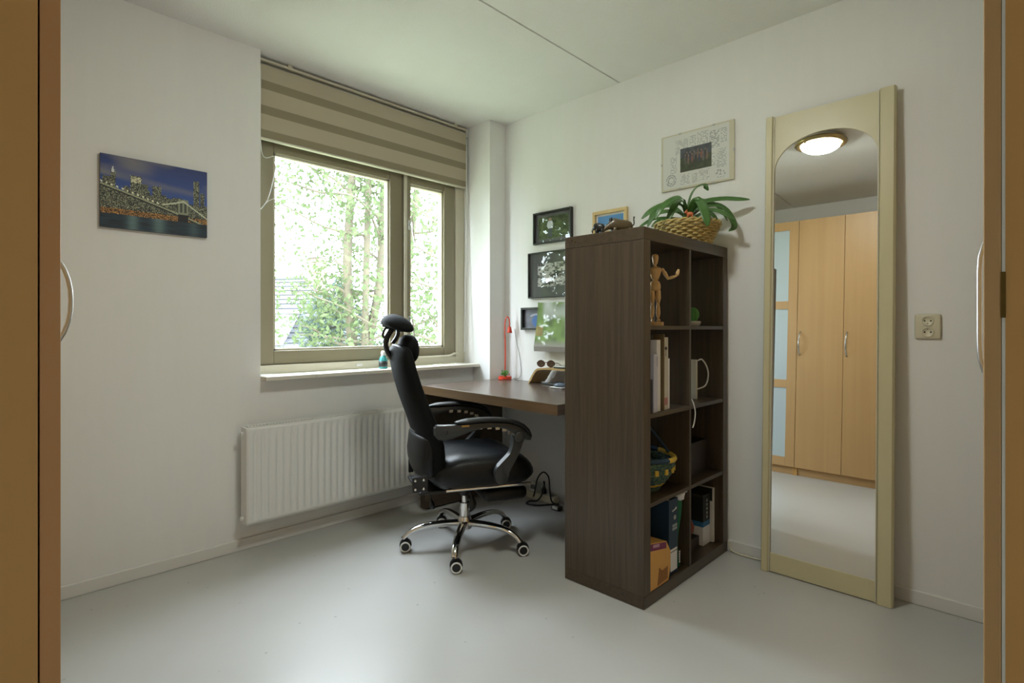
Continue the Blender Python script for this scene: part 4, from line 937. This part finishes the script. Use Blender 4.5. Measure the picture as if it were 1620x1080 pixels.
def arm_(sh, el, wr, hd_):
    lp('shoulder', ellipsoid(B(), sh, (.0075,) * 3, 10, 8), MAQ, mn, smooth=True)
    lp('upper_arm', seg_(sh, el, .0065, .0062, .0085), MAQ, mn, smooth=True); lp('elbow', ellipsoid(B(), el, (.0058,) * 3, 10, 8), MAQ, mn, smooth=True)
    lp('forearm', seg_(el, wr, .0062, .0045, .0075), MAQ, mn, smooth=True)
    d = (Vector(hd_) - Vector(wr)); b = B(); tube(b, [tuple(Vector(wr) + d * t) for t in (0, .2, .6, 1)], [.004, .0075, .0075, .004], 10, flat=.55, up=(0, 1, 0))
    tube(b, [tuple(Vector(wr) + d * .25), tuple(Vector(wr) + d * .55 + Vector((-.008, -.003, 0)))], [.003, .002], 6)
    lp('hand', b, MAQ, mn, smooth=True)
arm_((.031, 0, .238), (.052, -.006, .200), (.088, -.008, .210), (.096, -.006, .238))
arm_((-.031, 0, .238), (-.042, -.012, .205), (-.040, -.03, .18), (-.038, -.034, .16))
# toy cactus in a white dish
cc = thing('toy_cactus', 'small ribbed green cactus in a white dish in the top cube', 'cactus', (2.508, 1.205, CZ[3] + .0005)); cc.scale = (.85, .85, .9)
lp('dish', lathe(B(), [(.030, 0), (.040, .006), (.046, .020), (.044, .026), (.035, .027)], 28), M['white_plastic'], cc, smooth=True)
rg = []
for j in range(11):
    ph = -PI / 2 + PI * (j + .35) / 11; z = .062 + .040 * math.sin(ph); r_ = .033 * math.cos(ph)
    rg.append([((r_ * (1 + .10 * math.cos(12 * 2 * PI * k / 72))) * math.cos(2 * PI * k / 72), (r_ * (1 + .10 * math.cos(12 * 2 * PI * k / 72))) * math.sin(2 * PI * k / 72), z) for k in range(72)])
lp('cactus_body', loft(B(), rg), mat('bright_cactus_green', lin(92, 158, 84), .5, var=.2, vscale=60), cc, smooth=True)
# upright papers, books and clipboard in the second row (left cube)
z2 = CZ[2] + .0005
def slab(name, label, cat, x, w_, y0, dep, h, m, spine=None, tilt=0.0, z=z2, extras=()):
    t = thing(name, label, cat, (x, y0, z)); t.rotation_euler = (0, math.radians(tilt), 0)
    if spine == 'book':
        cvm = m; b = B(); box(b, 0, .0022, 0, dep, 0, h); box(b, w_ - .0022, w_, 0, dep, 0, h); box(b, .0022, w_ - .0022, 0, .0025, 0, h); lp('cover', b, cvm, t); lp('page_block', bx(.0026, w_ - .0026, .003, dep - .003, .003, h - .003), M['paper'], t)
    else: lp('sheet_block', bx(0, w_, 0, dep, 0, h, .0008), m, t)
    for nm, args, mm in extras: lp(nm, bx(*args), mm, t)
    return t
PT = mat('patterned_booklet', lin(206, 204, 192), .5, var=.15, vscale=30); DKB = mat('dark_blue_cover', lin(26, 34, 58), .4, var=.2, vscale=40); LAV = mat('pale_blue_paper', lin(206, 210, 232), .5); BROWN = mat('hardboard_brown', lin(128, 108, 74), .5, var=.1)
slab('book', 'thin black book with blue flower print leaning in the paper row', 'book', 1.925, .016, 1.100, .22, .135, DKB, 'book', 0)
slab('paper_stack', 'pale blue papers with a dark blue tab beside the black book', 'papers', 1.956, .030, 1.104, .21, .235, LAV, None, 0, extras=(('blue_tab', (.0262, .0272, -.001, .012, .185, .225), mat('blue_tab', lin(38, 62, 120), .5)),))
slab('paper_stack', 'tall white ream of loose sheets before the clipboard', 'papers', 1.994, .030, 1.112, .22, .292, M['paper'], None, 0)
slab('clipboard', 'brown hardboard clipboard with metal clip standing on its edge', 'clipboard', 2.040, .005, 1.105, .225, .315, BROWN, None, 0, extras=(('clip', (-.0078, -.0005, .05, .16, .297, .314), M['steel']),))
slab('booklet', 'grey booklet with leaf and flower pattern beside the clipboard', 'book', 2.052, .036, 1.112, .21, .302, PT, 'book', 0, extras=(('leaf_print', (.008, .026, -.0006, -.0001, .25, .262), M['plastic']), ('stem_print', (.016, .019, -.0006, -.0001, .222, .25), M['plastic']), ('rose_print', (.006, .03, -.0006, -.0001, .02, .05), mat('rose_print', lin(190, 130, 130), .6))))
slab('booklet', 'thin short white booklet at the end of the paper row', 'book', 2.094, .018, 1.118, .2, .212, M['paper'], 'book', 0)
# router with cable
rt = thing('router', 'upright white router with a looping cable in the second cube', 'router', (2.462, 1.165, z2))
lp('body', bx(0, .016, 0, .17, 0, .19, .004), M['white_plastic'], rt); lp('slot', bx(.004, .012, -.0005, .0, .02, .16), M['cream_plastic'], rt); lp('port', bx(.0162, .017, .03, .13, .11, .16), M['plastic'], rt)
lp('cable', tube(B(), spline([(.008, -.001, .185), (.035, -.012, .19), (.07, -.02, .155), (.082, -.022, .11), (.06, -.018, .065), (.008, -.002, .05)], 6), .0035, 8), M['white_plastic'], rt, smooth=True)
cw = obj('white_cable', tube(B(), spline([(2.258, 1.089, .78), (2.266, 1.083, .755), (2.273, 1.080, .72), (2.268, 1.082, .68), (2.26, 1.086, .655)], 6), .0028, 8), M['white_plastic'], None, smooth=True); tag(cw, 'short white cable end hanging over the bookcase shelf edge', 'cable')
# dark box in the third row
db = thing('storage_box', 'low dark brown open storage box in the third cube', 'box', (2.29, 1.16, CZ[1] + .0005))
BRD = mat('dark_brown_leatherette', lin(52, 42, 36), .5, var=.1)
for nm, a in (('side', (0, .006, 0, .3, 0, .15)), ('side', (.274, .28, 0, .3, 0, .15)), ('front', (.006, .274, 0, .006, 0, .15)), ('back', (.006, .274, .294, .3, 0, .15)), ('bottom', (.006, .274, .006, .294, 0, .006))): lp(nm, bx(*a), BRD, db)
# bolga basket
bg_ = thing('woven_basket', 'round woven straw basket in blue, green and yellow with arched handle', 'basket', (2.075, 1.245, CZ[1] + .0005))
def bolga_mat():
    m, nt, p = base_mat('dyed_straw'); tc = nd(nt, 'ShaderNodeTexCoord'); n = nd(nt, 'ShaderNodeTexNoise', Scale=70.0, Detail=2.0); nt.links.new(tc.outputs['Object'], n.inputs['Vector'])
    r = nd(nt, 'ShaderNodeValToRGB'); e = r.color_ramp.elements; e[0].position = .35; e[0].color = lin(36, 62, 84); e[1].position = .65; e[1].color = lin(96, 118, 92); e2 = e.new(.5); e2.color = lin(60, 92, 78)
    nt.links.new(n.outputs[0], r.inputs[0]); nt.links.new(r.outputs[0], p.inputs['Base Color']); p.inputs['Roughness'].default_value = .6; return m
BOL = bolga_mat(); YEL = mat('yellow_straw', lin(206, 172, 62), .6, var=.15, vscale=50); NVY = mat('blue_straw', lin(44, 70, 92), .6, var=.2, vscale=40)
nr = 12
for i in range(nr):
    t = i / (nr - 1); z = .010 + .118 * t; R = .085 + .062 * math.sin(t * PI * .5) ; path = []
    for k in range(80):
        a = 2 * PI * k / 80; wv = .0025 * math.cos(a * 20 + PI * (i % 2)); path.append(((R + wv) * math.cos(a), (R + wv) * math.sin(a), z))
    lp('straw_row', tube(B(), path, .0068, 6, closed=True), YEL if i == 2 else BOL, bg_, smooth=True)
for k in range(18):
    a = 2 * PI * k / 18; lp('yellow_patch', bx(.1445, .1535, -.009, .009, .083, .108, .003, mtx=Matrix.Rotation(a, 4, 'Z')), YEL, bg_)
lp('basket_bottom', lathe(B(), [(.088, .001), (.088, .010)], 32), BOL, bg_)
rimp = [(.150 * math.cos(2 * PI * k / 60), .150 * math.sin(2 * PI * k / 60), .135 + .012 * abs(math.cos(2 * PI * k / 60 - .6)) ** 2) for k in range(60)]
lp('rim', tube(B(), rimp, .0095, 8, closed=True), NVY, bg_, smooth=True)
lp('rim_wrap', tube(B(), [(p[0] * 1.0, p[1] * 1.0, p[2]) for p in rimp[44:60]], .0108, 8), YEL, bg_, smooth=True)
hp = spline([(-.125, .08, .14), (-.10, .065, .20), (-.04, .02, .265), (.0, 0, .282), (.04, -.02, .265), (.09, -.05, .20), (.125, -.08, .14)], 6)
lp('handle', tube(B(), hp, .0062, 8), NVY, bg_, smooth=True); lp('handle_wrap', tube(B(), hp[14:24], .0075, 8), YEL, bg_, smooth=True)
# bottom row left
z4 = CZ[0] + .0005
kx = thing('card_box', 'yellow card box with a purple band in the bottom cube', 'box', (1.912, 1.095, z4))
b = prism(B(), [(0, 0), (.148, 0), (.165, .055), (.165, .115), (.13, .165), (0, .19)], .17); lp('carton', b, M['kraft'], kx)
b = prism(B(), [(0, .160), (.128, .137), (.128, .163), (0, .187)], .0006, Matrix.Translation((0, -.0008, 0))); lp('band', b, M['purple'], kx)
b = prism(B(), [(.055, .005), (.07, .075), (.095, .055), (.14, .06), (.14, .01)], .0006, Matrix.Translation((0, -.0008, 0))); lp('printed_fold', b, mat('brown_print', lin(150, 100, 48), .6), kx)
b = prism(B(), [(.02, .168), (.07, .159), (.07, .172), (.02, .180)], .0006, Matrix.Translation((0, -.0016, 0))); lp('white_lettering', b, mat('pale_lettering', lin(190, 150, 175), .6), kx)
bd = thing('ring_binder', 'navy lever arch binder with white spine label in the bottom cube', 'binder', (2.090, 1.110, z4))
b = B(); box(b, 0, .003, .002, .285, 0, .315); box(b, .075, .078, .002, .285, 0, .315); box(b, 0, .078, 0, .003, 0, .315); lp('cover', b, M['navy'], bd)
lp('papers', bx(.008, .06, .02, .25, .006, .30), M['paper'], bd)
lp('spine_label', bx(.014, .072, -.0008, -.0001, .012, .105), M['paper'], bd); lp('label_line', bx(.014, .072, -.0012, -.0009, .092, .095), M['hole'], bd)
lp('finger_ring', lathe(B(), [(.003, -.0012), (.010, -.0012), (.010, -.0002)], 20, (.052, 0, .235), 'y'), M['steel'], bd)
b = B()
for r_ in range(2):
    for c_ in range(3): box(b, .032 + c_ * .014, .043 + c_ * .014, -.0009, -.0001, .182 + r_ * .014, .193 + r_ * .014)
lp('printed_panel', b, mat('pale_print', lin(170, 178, 184), .6), bd)
b = B()
for k in range(6): box(b, .030 + k * .0065, .035 + k * .0065, -.0009, -.0001, .262 + .0012 * k, .268 + .0012 * k + (.003 if k > 3 else 0))
lp('maker_lettering', b, M['white_plastic'], bd)
gb = thing('green_bag', 'folded green bag with white top squeezed beside the binder', 'bag', (2.180, 1.115, z4))
rg = []
for i in range(12):
    t = i / 11; z = .0 + .30 * t; wdt = (.026 - .010 * math.sin(t * PI) + .004 * math.sin(t * 9)); y0_ = .01 * math.sin(t * 5)
    rg.append([(.028 + wdt * math.cos(2 * PI * k / 16), .10 + y0_ + .095 * math.copysign(abs(math.sin(2 * PI * k / 16)) ** .6, math.sin(2 * PI * k / 16)), z) for k in range(16)])
lp('bag_body', loft(B(), rg), M['green_bag'], gb, smooth=True)
rg = []
for z, wdt, ox in ((.295, .014, 0), (.305, .022, .0), (.322, .026, .003), (.328, .02, .01), (.330, .005, .012)): rg.append([(.026 + ox + wdt * math.cos(2 * PI * k / 14), .03 + .045 * math.sin(2 * PI * k / 14) - ox, z + .004 * math.sin(3 * 2 * PI * k / 14)) for k in range(14)])
lp('white_top', loft(B(), rg), M['paper'], gb, smooth=True)
b = B()
for k in range(5): box(b, .018, .028, .0035, .0045, .02 + k * .011, .028 + k * .011)
lp('white_lettering', b, M['paper'], gb)
# bottom row right
BLUE = mat('blue_band_print', lin(58, 122, 172), .4); BLK = mat('black_card', lin(30, 34, 32), .45)
pb = thing('product_box', 'black and white boxed product with a blue band in the bottom cube', 'box', (2.492, 1.145, z4))
lp('lower_half', bx(0, .075, 0, .21, 0, .088, .001), M['paper'], pb); lp('blue_band', bx(0, .075, 0, .21, .0882, .112, .001), BLUE, pb); lp('upper_half', bx(0, .075, 0, .21, .1122, .228, .001), BLK, pb); lp('lid', bx(.001, .074, .001, .209, .2282, .24), M['grey_plastic'], pb)
b = B()
for k in range(5): box(b, .05 - .012, .05 - .004, -.0006, -.0001, .125 + k * .02, .137 + k * .02)
lp('side_lettering', b, M['white_plastic'], pb)
b = B()
for k in range(9): box(b, -.0006, -.0001, .045 + k * .006, .048 + k * .006, .012, .045)
lp('barcode', b, M['hole'], pb)
bb_ = thing('game_case', 'tall pale plastic case with black printed top behind the boxed product', 'case', (2.570, 1.13, z4))
lp('case', bx(0, .018, 0, .25, 0, .265, .002), M['white_plastic'], bb_); lp('top_print', bx(-.0008, -.0001, .004, .245, .20, .262), BLK, bb_)
b = B()
for k in range(3): box(b, -.0013, -.0009, .03 + k * .07, .075 + k * .07, .215, .25)
lp('thumbnail', b, M['grey_plastic'], bb_)
bo = thing('red_ball', 'small brown-red leather ball in the bottom cube', 'ball', (2.405, 1.195, z4)); lp('ball_body', ellipsoid(B(), (0, 0, .045), (.042, .042, .045), 24, 14), mat('red_brown_leather', lin(130, 62, 42), .45, var=.15), bo, smooth=True)
lp('seam', tube(B(), [(.0425 * math.cos(a), 0, .045 + .0455 * math.sin(a)) for a in [2 * PI * k / 32 for k in range(32)]], .0012, 6, closed=True), M['plastic'], bo)
bo.location.z = z4 + .06
bs = thing('paper_block', 'flat stack of grey paper under the red ball in the bottom cube', 'papers', (2.30, 1.15, z4)); lp('sheets', bx(0, .16, 0, .22, 0, .059, .001), BRD, bs)
bs['label'] = 'dark brown flat box under the red ball in the bottom cube'; bs['category'] = 'box'; bs.name = 'flat_box'
# white floor cable next to the bookcase
fc = obj('floor_cable', tube(B(), spline([(2.638, 1.078, .05), (2.637, 1.072, .015), (2.632, 1.04, .005), (2.630, 1.0, .005), (2.632, .95, .005), (2.638, .90, .005), (2.640, .8, .005)], 6), .004, 8), M['cream_plastic'], None, smooth=True); tag(fc, 'cream cable on the floor from bookcase to behind the mirror', 'cable')
# bottle on the sill
bt = thing('spray_bottle', 'teal bottle with white cap standing on the window sill', 'bottle', (1.80, 2.83, .8508))
TEAL = mat('teal_bottle', lin(60, 150, 150), .2, var=.05)
lp('body', lathe(B(), [(.022, 0), (.026, .004), (.026, .05), (.018, .072), (.012, .078)], 24), TEAL, bt, smooth=True); lp('label', lathe(B(), [(.0264, .012), (.0264, .046)], 24), BLK, bt, smooth=True); lp('cap', lathe(B(), [(.013, .0785), (.014, .082), (.014, .10), (.010, .106)], 20), M['white_plastic'], bt, smooth=True)
# ------------------------------------------------------------------ outdoors
GZ = -2.9
GRASS = mat('lawn_grass', lin(130, 138, 110), .9, var=.3, vscale=1.5)
o = obj('lawn', bx(-40, 60, 3.4, 70, GZ - .3, GZ), GRASS); tag(o, 'green lawn outside below the window', 'lawn', kind='structure')
BARK = mat('grey_green_bark', lin(74, 68, 52), .9, var=.3, vscale=6, bump=.5, bscale=12, bstretch=(1, 1, .2))
def leaf_shader(name, c0, c1, tr=.35):
    m = bpy.data.materials.new(name); m.use_nodes = True; nt = m.node_tree; nt.nodes.clear(); out = nd(nt, 'ShaderNodeOutputMaterial')
    tc = nd(nt, 'ShaderNodeTexCoord'); n = nd(nt, 'ShaderNodeTexNoise', Scale=2.2, Detail=2.0); nt.links.new(tc.outputs['Object'], n.inputs['Vector'])
    mx = nd(nt, 'ShaderNodeMix', data_type='RGBA'); mx.inputs[6].default_value = c0; mx.inputs[7].default_value = c1; nt.links.new(n.outputs[0], mx.inputs[0])
    d = nd(nt, 'ShaderNodeBsdfDiffuse'); t = nd(nt, 'ShaderNodeBsdfTranslucent'); nt.links.new(mx.outputs[2], d.inputs[0]); nt.links.new(mx.outputs[2], t.inputs[0])
    s = nd(nt, 'ShaderNodeMixShader'); s.inputs[0].default_value = tr; nt.links.new(d.outputs[0], s.inputs[1]); nt.links.new(t.outputs[0], s.inputs[2]); nt.links.new(s.outputs[0], out.inputs[0]); return m
def leaves_mesh(name, C, size, m, parent, aspect=.55, droop=.4):
    """one small bent leaf (two triangles pairs) at every centre"""
    C = np.asarray(C); n = len(C); d = rng.normal(size=(n, 3)); d[:, 2] -= droop; d /= np.linalg.norm(d, axis=1, keepdims=True)
    u = rng.normal(size=(n, 3)); s = np.cross(d, u); s /= np.linalg.norm(s, axis=1, keepdims=True); up = np.cross(s, d)
    L = (size * (.6 + .8 * rng.random(n)))[:, None]; W = L * aspect
    V = np.stack([C, C + d * L * .5 + s * W * .5 + up * L * .08, C + d * L, C + d * L * .5 - s * W * .5 + up * L * .08], 1).reshape(-1, 3)
    Fq = np.arange(n * 4).reshape(-1, 4)
    me = bpy.data.meshes.new(name); me.from_pydata(V.tolist(), [], Fq.tolist()); o = mesh_obj(name, me, m, parent); o['kind'] = 'stuff'; return o
def dirp(u, depth):                                         # ground position seen towards a bearing
    v = FVEC * depth + RVEC * ((u - 810) / F_PX * depth); return np.array([v[0], v[1]])
# broadleaf tree with several trunks
tp_ = dirp(575, 8.6)
tr = thing('broadleaf_tree', 'light green broadleaf tree with several upright trunks outside', 'tree', (tp_[0], tp_[1], GZ))
rt3 = np.array([RVEC[0], RVEC[1], 0]); fw3 = np.array([FVEC[0], FVEC[1], 0]); up3 = np.array([0, 0, 1.])
tips = []
def limb(p0, p1, r0, r1, name, wob=.08, n=6):
    P = [np.array(p0) * (1 - t) + np.array(p1) * t + (rng.normal(size=3) * wob * (0 < t < 1)) for t in np.linspace(0, 1, n)]
    S = spline(P, 4); lp(name, tube(B(), S, list(np.linspace(r0, r1, len(S))), 8), BARK, tr, smooth=True); return S
T0 = limb(rt3 * -.13, rt3 * -.22 + up3 * 8.2, .115, .05, 'trunk', .03); T1 = limb(rt3 * .05, rt3 * .06 + up3 * 8.4, .075, .04, 'trunk', .03); T2 = limb(rt3 * .0 + up3 * 2.4, rt3 * .42 + up3 * 8.4 + fw3 * .3, .09, .04, 'trunk', .04); T3 = limb(rt3 * .3 + fw3 * .3, rt3 * .85 + fw3 * .5 + up3 * 8., .08, .04, 'trunk', .05)
LC = []
for Tr in (T0, T1, T2, T3):
    for k in range(13):
        i = int(len(Tr) * (.30 + .68 * rng.random())); i = min(i, len(Tr) - 1); base = np.array(Tr[i])
        a = 2 * PI * rng.random(); ln = .7 + 1.3 * rng.random(); d = rt3 * math.cos(a) + fw3 * math.sin(a) * .9 + up3 * (.1 + .4 * rng.random())
        e = base + d * ln; S = limb(base, e, .025, .006, 'branch', .07, 4)
        for q in range(170):
            t = .25 + .75 * rng.random(); p = base * (1 - t) + e * t; LC.append(p + rng.normal(size=3) * np.array([.26, .26, .2]))
for k in range(4200):
    LC.append(rt3 * rng.normal() * 1.5 + fw3 * rng.normal() * 1.0 + up3 * (2.4 + 5.8 * rng.random() ** .8))
LEAFM = leaf_shader('spring_leaf', lin(60, 70, 45), lin(84, 94, 67))
leaves_mesh('foliage', LC, .085, LEAFM, tr)
# second small tree seen through the casement
tp2 = dirp(690, 7.4)
tr2 = thing('young_tree', 'slender light green tree with thin sideways branches outside the casement', 'tree', (tp2[0], tp2[1], GZ)); tr_old = tr; tr = tr2
T0 = limb((0, 0, 0), rt3 * .3 + up3 * 7.5, .08, .03, 'trunk', .05); LC = []
for k in range(16):
    i = int(len(T0) * (.35 + .6 * rng.random())); base = np.array(T0[min(i, len(T0) - 1)]); d = rt3 * rng.choice([-1, 1]) * (.5 + rng.random()) + fw3 * rng.normal() * .4 + up3 * (.2 + .6 * rng.random()); e = base + d * .9; limb(base, e, .02, .005, 'branch', .05, 4)
    for q in range(80): t = .2 + .8 * rng.random(); LC.append(base * (1 - t) + e * t + rng.normal(size=3) * .22)
for k in range(900): LC.append(rt3 * rng.normal() * .8 + fw3 * rng.normal() * .6 + up3 * (1.8 + 5.2 * rng.random()))
leaves_mesh('foliage', LC, .10, LEAFM, tr2)
# blue-grey conifer
tp3 = dirp(540, 10.8)
cf_ = thing('conifer', 'blue-grey conifer with drooping feathery branches outside', 'tree', (tp3[0], tp3[1], GZ)); tr = cf_
lp('trunk', tube(B(), [(0, 0, 0), (0, 0, 5.15)], [.12, .02], 8), BARK, cf_); LC = []
for k in range(190):
    h = .4 + 4.6 * rng.random(); R = 1.45 * (1 - (h / 5.15)) ** .6 + .12; a = 2 * PI * rng.random()
    d = np.array([math.cos(a), math.sin(a), 0]); base = up3 * h; e = base + d * R + up3 * (-.25 * R)
    lp('branch', tube(B(), [tuple(base), tuple((base + e) / 2 + up3 * .08), tuple(e)], [.02, .014, .005], 5), BARK, cf_)
    for q in range(60): t = rng.random() ** .7; LC.append(base * (1 - t) + e * t + rng.normal(size=3) * np.array([.12, .12, .08]))
leaves_mesh('needle_sprays', LC, .13, leaf_shader('blue_grey_needles', lin(54, 66, 60), lin(92, 104, 98), .2), cf_, .22, .8)
# hedge shrubs along the bottom of the view
def shrub(u, depth, h, r, label, m):
    p = dirp(u, depth); t = thing('garden_shrub', label, 'shrub', (p[0], p[1], GZ))
    lp('stem', tube(B(), [(0, 0, 0), (.02, 0, h * .7)], [.04, .015], 6), BARK, t)
    q = rng.normal(size=(1400, 3)); q /= np.linalg.norm(q, axis=1, keepdims=True); q *= (rng.random((1400, 1)) ** .4); q = q * np.array([r, r, h * .5]) + np.array([0, 0, h * .52]); leaves_mesh('foliage', q, .12, m, t)
OLV = leaf_shader('olive_leaf', lin(82, 86, 50), lin(104, 106, 68)); DGL = leaf_shader('mid_green_leaf', lin(60, 76, 42), lin(82, 96, 60))
shrub(675, 9.2, 3.5, .75, 'olive green shrub below the casement view', OLV); shrub(760, 9.8, 4.3, .8, 'taller pale olive shrub at the right end of the garden', OLV)
shrub(610, 13.5, 3.6, 1.0, 'mid green shrub behind the broadleaf trunks', DGL); shrub(515, 8.4, 2.75, .6, 'low mid green shrub in front of the conifer', DGL); shrub(650, 17.5, 6.0, 1.6, 'big mid green shrub far behind the young tree', DGL)
# neighbouring house: local x along its front (to the right in view), y away
hp_ = dirp(462, 21.0)
hs = thing('neighbour_house', 'brick house with grey tiled roof, dormer and chimney behind the trees', 'house', (hp_[0], hp_[1], GZ), YAW - PI / 2 + math.radians(-12))
def brick_mat(name, c1, c2, mortar, sc, row=.06, bw=.2):
    m, nt, p = base_mat(name); tc = nd(nt, 'ShaderNodeTexCoord'); mp = nd(nt, 'ShaderNodeMapping'); mp.inputs['Rotation'].default_value = (PI / 2, 0, 0); nt.links.new(tc.outputs['Object'], mp.inputs[0])
    br = nd(nt, 'ShaderNodeTexBrick', Scale=sc); br.inputs['Color1'].default_value = c1; br.inputs['Color2'].default_value = c2; br.inputs['Mortar'].default_value = mortar; br.inputs['Brick Width'].default_value = bw; br.inputs['Row Height'].default_value = row; br.inputs['Mortar Size'].default_value = .01
    nt.links.new(mp.outputs[0], br.inputs['Vector']); nt.links.new(br.outputs[0], p.inputs['Base Color']); p.inputs['Roughness'].default_value = .85; return m
BRK = brick_mat('red_brick', lin(80, 58, 48), lin(90, 66, 54), lin(96, 90, 84), 1.0)
TILE = mat('grey_roof_tile', lin(48, 49, 53), .7, var=.15, vscale=3)
WHT = mat('white_render', lin(100, 100, 98), .8, var=.03)
lp('brick_wall', bx(-6, .9, 0, 5, 0, 3.05), BRK, hs)
# roof: front slope + right hip, tiles in courses
ez, rz_ = 3.0, 6.2
def roof_course(z0, z1, i):
    b = B(); t0, t1 = (z0 - ez) / (rz_ - ez), (z1 - ez) / (rz_ - ez); fy = lambda t: -.35 + 2.9 * t; rx = lambda t: 1.25 - 1.9 * t
    box(b, 0, 1, 0, 1, 0, 1); V = list(b.verts); V.sort(key=lambda v: (v.co.z, v.co.y, v.co.x))
    for v in V:
        t = t0 if v.co.z < .5 else t1; thick = .0 if v.co.y > .5 else -.05; zz_ = ez + (rz_ - ez) * t + (0 if v.co.y > .5 else .05 if v.co.z < .5 else .015)
        v.co = Vector((-6.3 if v.co.x < .5 else rx(t), fy(t) + (.02 if v.co.y > .5 else -.015), zz_))
    return b
for i in range(16):
    lp('tile_course', roof_course(ez + (rz_ - ez) * i / 16, ez + (rz_ - ez) * (i + 1) / 16 , i), TILE, hs)
lp('ridge', tube(B(), [(-6.3, 2.55, rz_), (-.65, 2.55, rz_)], .10, 8), TILE, hs)
b = B(); vv = [b.verts.new(p) for p in ((1.25, -.35, ez), (-.65, 2.55, rz_), (1.25, 5.35, ez))]; b.faces.new(vv); vv = [b.verts.new(p) for p in ((-6.3, 5.35, ez), (1.25, 5.35, ez), (-.65, 2.55, rz_), (-6.3, 2.55, rz_))]; b.faces.new(vv)
lp('rear_roof', b, TILE, hs)
lp('gutter', bx(-6.3, 1.25, -.48, -.36, ez - .10, ez + .02), WHT, hs)
ck = lp('chimney', bx(-.75, -.15, 2.2, 2.8, 5.6, 7.05), BRK, hs); lp('chimney_cap', bx(-.82, -.08, 2.13, 2.87, 7.05, 7.15), WHT, ck)
dm = lp('dormer', bx(-1.9, -.35, -.10, 1.8, 3.35, 4.6), WHT, hs); lp('dormer_roof', bx(-2.0, -.25, -.22, 1.8, 4.6, 4.72), WHT, dm); lp('dormer_window', bx(-1.6, -.9, -.12, -.10, 3.55, 4.45), mat('dark_pane', lin(120, 132, 140), .1), dm)
wd_ = lp('window', bx(-1.7, -.6, -.03, .02, 1.2, 2.6), WHT, hs); lp('pane', bx(-1.6, -.7, -.035, -.03, 1.3, 2.5), mat('dark_pane2', lin(110, 120, 128), .1), wd_)
lp('roof_window', bx(.02, .30, .42, .47, 4.0, 4.55), M['grey_plastic'], hs)

# dense tree further left, seen in the picture glass; crown enlarged to cut skylight
tl = thing('bushy_tree', 'dense bushy green tree left of the neighbouring house', 'tree', (-4.6, 9.0, GZ)); tr = tl
T0 = limb((0, 0, 0), (0.2, 0.1, 6.5), .2, .06, 'trunk', .05); LC = []
GLF = leaf_shader('garden_leaf', lin(66, 82, 44), lin(100, 112, 66))
def crown(t, n, rad, cz, size):
    q = rng.normal(size=(n, 3)); q /= np.linalg.norm(q, axis=1, keepdims=True); q *= (.35 + .65 * rng.random((n, 1)) ** .5)
    leaves_mesh('foliage', q * np.array(rad) + np.array([0, 0, cz]), size, GLF, t)
crown(tl, 15000, (4.6, 2.6, 5.2), 6.0, .26)
tb = thing('sky_block_tree', 'unseen rounded tree added behind the bushy tree to block sky light', 'tree', (-3.2, 16.0, GZ)); tr = tb  # unseen tree, added to hold sky light off the right wall
limb((0, 0, 0), (0.1, 0.2, 8.5), .25, .06, 'trunk', .05); crown(tb, 11000, (4.8, 3.4, 5.6), 7.4, .34)

# look-alikes share a group
for pre, grp in (('wardrobe', 'beech wardrobes along the walls'), ('picture_frame', 'framed pictures on the wall above the desk'), ('garden_shrub', 'shrubs in the garden'), ('paper_stack', 'papers in the second row cube'), ('booklet', 'booklets in the second row cube')):
    for o in list(COL.objects):
        if o.parent is None and o.name.split('.')[0] == pre: o['group'] = grp
